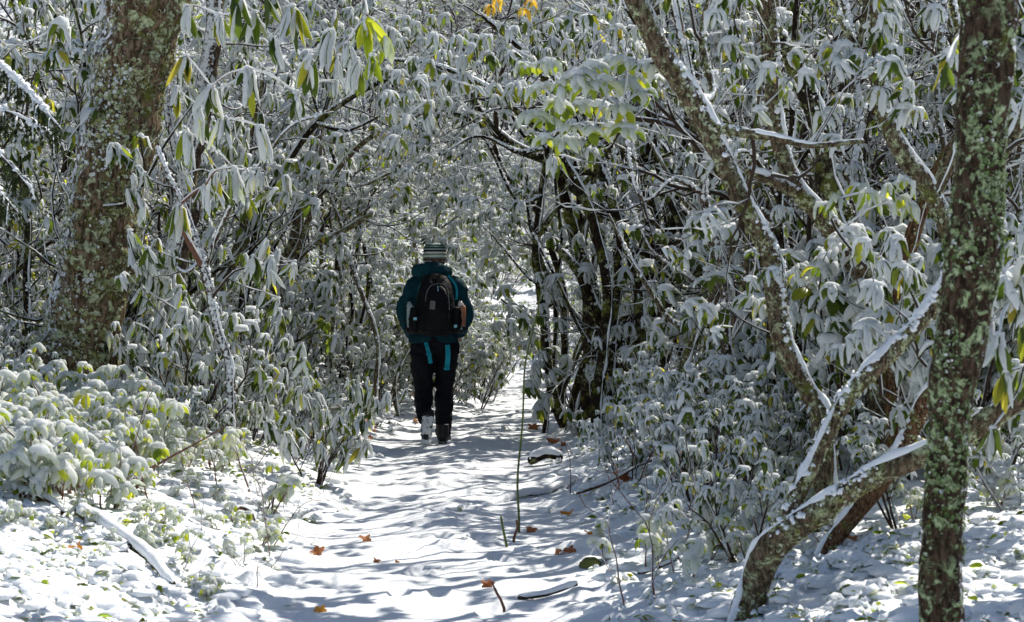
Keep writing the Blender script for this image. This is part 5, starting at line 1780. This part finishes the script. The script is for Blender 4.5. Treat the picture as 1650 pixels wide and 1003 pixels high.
# backpack
pk = empty('backpack', (HX, HY, HZ))
tag(pk, 'black backpack with turquoise straps worn by the hiker', 'backpack')
PB = MB()
PB.add(*loft([(.01, -.20, .945, .10, .05), (.012, -.215, .98, .155, .095), (.012, -.225, 1.10, .165, .11), (.012, -.22, 1.25, .155, .10), (.01, -.205, 1.38, .125, .08), (.005, -.185, 1.44, .09, .06), (.0, -.175, 1.46, .05, .04)]))
merged(PB, 'main_bag', M['pack'], 0.010, 3, fold=0.012, ff=(7, 7, 9), seed=3, parent=pk)
fp = MB()
fp.add(*loft([(.03, -.31, 1.0, .09, .03), (.03, -.325, 1.06, .105, .04), (.03, -.325, 1.22, .10, .038), (.03, -.305, 1.32, .075, .03), (.03, -.285, 1.36, .04, .02)]))
merged(fp, 'front_pocket', M['pack'], 0.008, 3, fold=0.006, ff=(10, 10, 12), seed=4, parent=pk)
for s in (-1, 1):
    sp_ = MB()
    sp_.add(*loft([(.01 + .165 * s, -.20, .97, .035, .06), (.012 + .178 * s, -.205, 1.03, .048, .07), (.012 + .175 * s, -.205, 1.14, .048, .066), (.012 + .165 * s, -.205, 1.18, .046, .062)]))
    merged(sp_, 'side_pocket', M['pack'], 0.008, 2, fold=0.006, seed=6, parent=pk)
    # hip belt padding
    hb = MB()
    hb.add(*limb([(.10 * s, -.16, .985, .042), (.18 * s, -.13, .99, .042), (.225 * s, -.03, .985, .03), (.225 * s, .06, .975, .02)], 12))
    merged(hb, 'hip_belt', M['pack'], 0.008, 2, parent=pk)


def ribbon(pts, wdt, th=0.004, side=(1, 0, 0)):
    pts = catmull(np.array(pts, float), 0.02)
    T_ = np.gradient(pts, axis=0)
    T_ /= np.linalg.norm(T_, axis=1)[:, None]
    S = np.asarray(side, float)[None] - T_ * (T_ @ np.asarray(side, float))[:, None]
    S /= np.linalg.norm(S, axis=1)[:, None]
    N_ = np.cross(T_, S)
    V = np.stack([pts - S * wdt / 2 - N_ * th / 2, pts + S * wdt / 2 - N_ * th / 2, pts + S * wdt / 2 + N_ * th / 2, pts - S * wdt / 2 + N_ * th / 2], 1)
    k = len(pts)
    i = np.arange(k - 1)[:, None] * 4; jx = np.arange(4)[None]; j2 = (jx + 1) % 4
    Qf = np.stack([i + jx, i + j2, i + 4 + j2, i + 4 + jx], -1).reshape(-1, 4)
    e0 = (k - 1) * 4
    return V.reshape(-1, 3), [np.vstack([Qf, [[3, 2, 1, 0], [e0, e0 + 1, e0 + 2, e0 + 3]]])]


def boxv(c, h_, ry=0.0):
    V = np.array([(x, y, z) for x in (-1, 1) for y in (-1, 1) for z in (-1, 1)], float) * (1 - 0.0)
    V = V * np.asarray(h_)
    ca, sa = math.cos(ry), math.sin(ry)
    V = V @ np.array([[ca, 0, sa], [0, 1, 0], [-sa, 0, ca]]).T + np.asarray(c)
    return V, [np.array([[0, 1, 3, 2], [4, 6, 7, 5], [0, 4, 5, 1], [2, 3, 7, 6], [0, 2, 6, 4], [1, 5, 7, 3]])]


def part(name, VF, mat, parent=pk, bev=0.002):
    m_ = MB(); m_.add(*VF)
    o = link(name, m_.mesh(name, M[mat], False), parent)
    if bev:
        q = o.modifiers.new('bevel', 'BEVEL'); q.width = bev; q.segments = 2
    return o


def Lp(px, py, y):
    """pixel -> the hiker's own coordinates at depth y (relative to the hiker)"""
    p = P(px, py, HY + y)
    return np.array([p[0] - HX, y, p[2] - HZ])


# dangling turquoise straps below the bag
part('strap', ribbon([Lp(686, 552, -.17), Lp(689, 562, -.19), Lp(692, 574, -.19), Lp(694, 586, -.185)], .034), 'strap')
part('strap', ribbon([Lp(721, 556, -.17), Lp(722, 572, -.19), Lp(721, 585, -.19), Lp(720, 597, -.19)], .042), 'strap')
part('buckle', boxv(Lp(691, 571, -.20), (.022, .008, .013), 0.2), 'strap')
part('buckle', boxv(Lp(720, 594, -.20), (.026, .008, .010), -0.1), 'strap')
# webbing and clips on the sides of the bag
part('strap', ribbon([Lp(676, 476, -.16), Lp(675, 465, -.14), Lp(681, 452, -.12), Lp(686, 447, -.13)], .012), 'strap')
part('strap', ribbon([Lp(736, 480, -.16), Lp(736, 468, -.14), Lp(733, 458, -.13), Lp(722, 444, -.12)], .018), 'strap')
part('strap', ribbon([Lp(705, 461, -.34), Lp(706, 470, -.35)], .007), 'clip')
part('strap', ribbon([Lp(677, 513, -.28), Lp(664, 513, -.25), Lp(653, 516, -.12), Lp(650, 520, -.02)], .022, .004, (0, 0, 1)), 'pack')
part('strap', ribbon([Lp(728, 524, -.28), Lp(740, 527, -.22), Lp(747, 530, -.12), Lp(751, 531, 0)], .022, .004, (0, 0, 1)), 'pack')
part('clip', boxv(Lp(669, 514, -.29), (.014, .006, .012), 0), 'clip')
part('clip', boxv(Lp(657, 514, -.20), (.012, .006, .014), 0.1), 'strap')
part('clip', boxv(Lp(734, 526, -.285), (.014, .006, .012), -0.4), 'clip')
part('clip', boxv(Lp(743, 529, -.19), (.008, .006, .012), -0.2), 'clip')
part('clip', boxv(Lp(677, 472, -.17), (.010, .005, .010), 0), 'clip')
part('clip', boxv(Lp(735, 482, -.17), (.012, .005, .006), 0), 'strap')
part('patch', boxv(Lp(697, 492, -.375), (.022, .003, .036), 0.08), 'grey')
part('zip', ribbon([Lp(690, 506, -.335), Lp(686, 480, -.335), Lp(694, 461, -.31), Lp(713, 458, -.30), Lp(722, 470, -.32), Lp(724, 500, -.34)], .007), 'grey')
part('grab_loop', ribbon([Lp(697, 446, -.19), Lp(701, 441, -.20), Lp(706, 441, -.20), Lp(710, 446, -.19)], .014), 'pack')
for nm, px, py, mb1, mb2, lab in (('water_bottle', 662, 497, 'bottle', 'bottle', 'pale grey bottle top in the left side pocket of the backpack'), ('water_bottle', 744, 496, 'bottle2', 'orange', 'white bottle with copper-coloured base showing in the right side pocket of the backpack')):
    q = Lp(px, py, -.205)
    bt = empty(nm, (HX + q[0], HY + q[1], HZ + q[2]))
    tag(bt, lab, 'bottle')
    m_ = MB(); m_.add(*loft([(0, 0, -.16, .03, .03), (0, 0, -.10, .034, .034), (0, 0, .0, .034, .034), (0, 0, .018, .03, .03)], 16))
    link('bottle_body', m_.mesh('bottle_body', M[mb2]), bt)
    m_ = MB(); m_.add(*loft([(-.008, 0, .01, .030, .030), (-.008, 0, .03, .026, .026), (-.012, 0, .045, .016, .016), (-.012, 0, .055, .014, .014)], 14))
    link('cap', m_.mesh('cap', M[mb1]), bt)

# ------------------------------------------------------------------ labels: which one of its kind
LM = [(0, 'the left edge'), (140, 'the thick mossy trunk'), (285, 'the broad white trunk'), (360, 'the thin snow-plastered stem'), (470, 'the grey trunk'), (550, 'the dark slender trunk'), (625, "the hiker's left elbow"), (700, 'the hiker'),
      (780, "the hiker's right side"), (842, 'the green sapling'), (925, 'the dark arching tree'), (1010, 'the multi-stemmed tree'), (1110, 'the drooping dark branch'), (1245, 'the tall crooked trunk'), (1340, 'the S-shaped trunk'),
      (1430, 'the slanting brown stem'), (1530, 'the slim lichen trunk'), (1640, 'the right edge')]
ORD = ['nearest', 'second nearest', 'third nearest', 'fourth nearest', 'fifth nearest', 'sixth nearest', 'seventh nearest', 'eighth nearest', 'ninth nearest', 'tenth nearest', 'eleventh nearest', 'twelfth nearest', 'thirteenth nearest', 'fourteenth nearest', 'fifteenth nearest']
ORD += ['%d%s nearest' % (k, {1: 'st', 2: 'nd', 3: 'rd'}.get(k % 10, 'th')) for k in list(range(21, 61))]
ORD[15:15] = ['%dth nearest' % k for k in range(16, 21)]
SHORT = {'rhododendrons of the thicket left of the path': 'snow-laden tree rhododendron', 'rhododendrons of the thicket right of the path': 'snow-laden dark tree rhododendron', 'far rhododendrons closing off the path': 'far snowy rhododendron',
         'tall rhododendrons arching over the path': 'very tall arching rhododendron', 'rhododendron bushes of the undergrowth on the left': 'snow-bowed undergrowth bush', 'rhododendron bushes of the undergrowth on the right': 'leafy snow-dusted undergrowth bush',
         'young rhododendrons on the left bank': 'young thickly snow-capped rhododendron', 'tiny seedlings on the left bank': 'tiny snow-capped seedling', 'young rhododendrons on the right bank': 'young snowy rhododendron', 'rhododendrons crowding the bend of the path': 'snowy bush at the path bend',
         'slender twisting stems on the right': 'slender twisting snow-dusted stem', 'slender stems in the bright tangle': 'slender arching stem', 'bare twigs on the left bank': 'bare reddish twig', 'bare twigs on the right bank': 'bare reddish twig', 'dark twisting stems right of the hiker': 'dark twisting stem'}
bins, named = {}, {}
for o in sc.objects:
    if o.parent is None and o.get('label') and o.get('group') in SHORT:
        named.setdefault(o['label'], []).append(o)
for lab, obs in named.items():
    if len(obs) < 2: continue
    for o in obs:
        x_, y_ = o.location.x, o.location.y
        px = CX + x_ / max(y_, 1) * FPX
        i = min(range(len(LM)), key=lambda k: abs(LM[k][0] - px))
        bins.setdefault((o['group'], i, px < LM[i][0] and i > 0), []).append((y_, o.name, o))
for (gname, i, left), lst in bins.items():
    lst.sort(key=lambda q: q[:2])
    side = 'left' if left and i else 'right'
    if i == len(LM) - 1 and not left: side = 'beyond'
    at = '%s of %s' % (side, LM[i][1]) if side != 'beyond' else 'beyond the right edge bushes'
    for r_, (y_, _, o) in enumerate(lst):
        if len(lst) == 1: o['label'] = SHORT[gname] + ', the only one just ' + at
        elif r_ < len(ORD): o['label'] = SHORT[gname] + ', %s of those just %s' % (ORD[r_], at)
        else: o['label'] = SHORT[gname] + ', one of the farthest just ' + at
for o in sc.objects:
    if o.parent is None and o.get('label') and len(o['label'].split()) > 16:
        o['label'] = o['label'].replace(' of those just', ',')
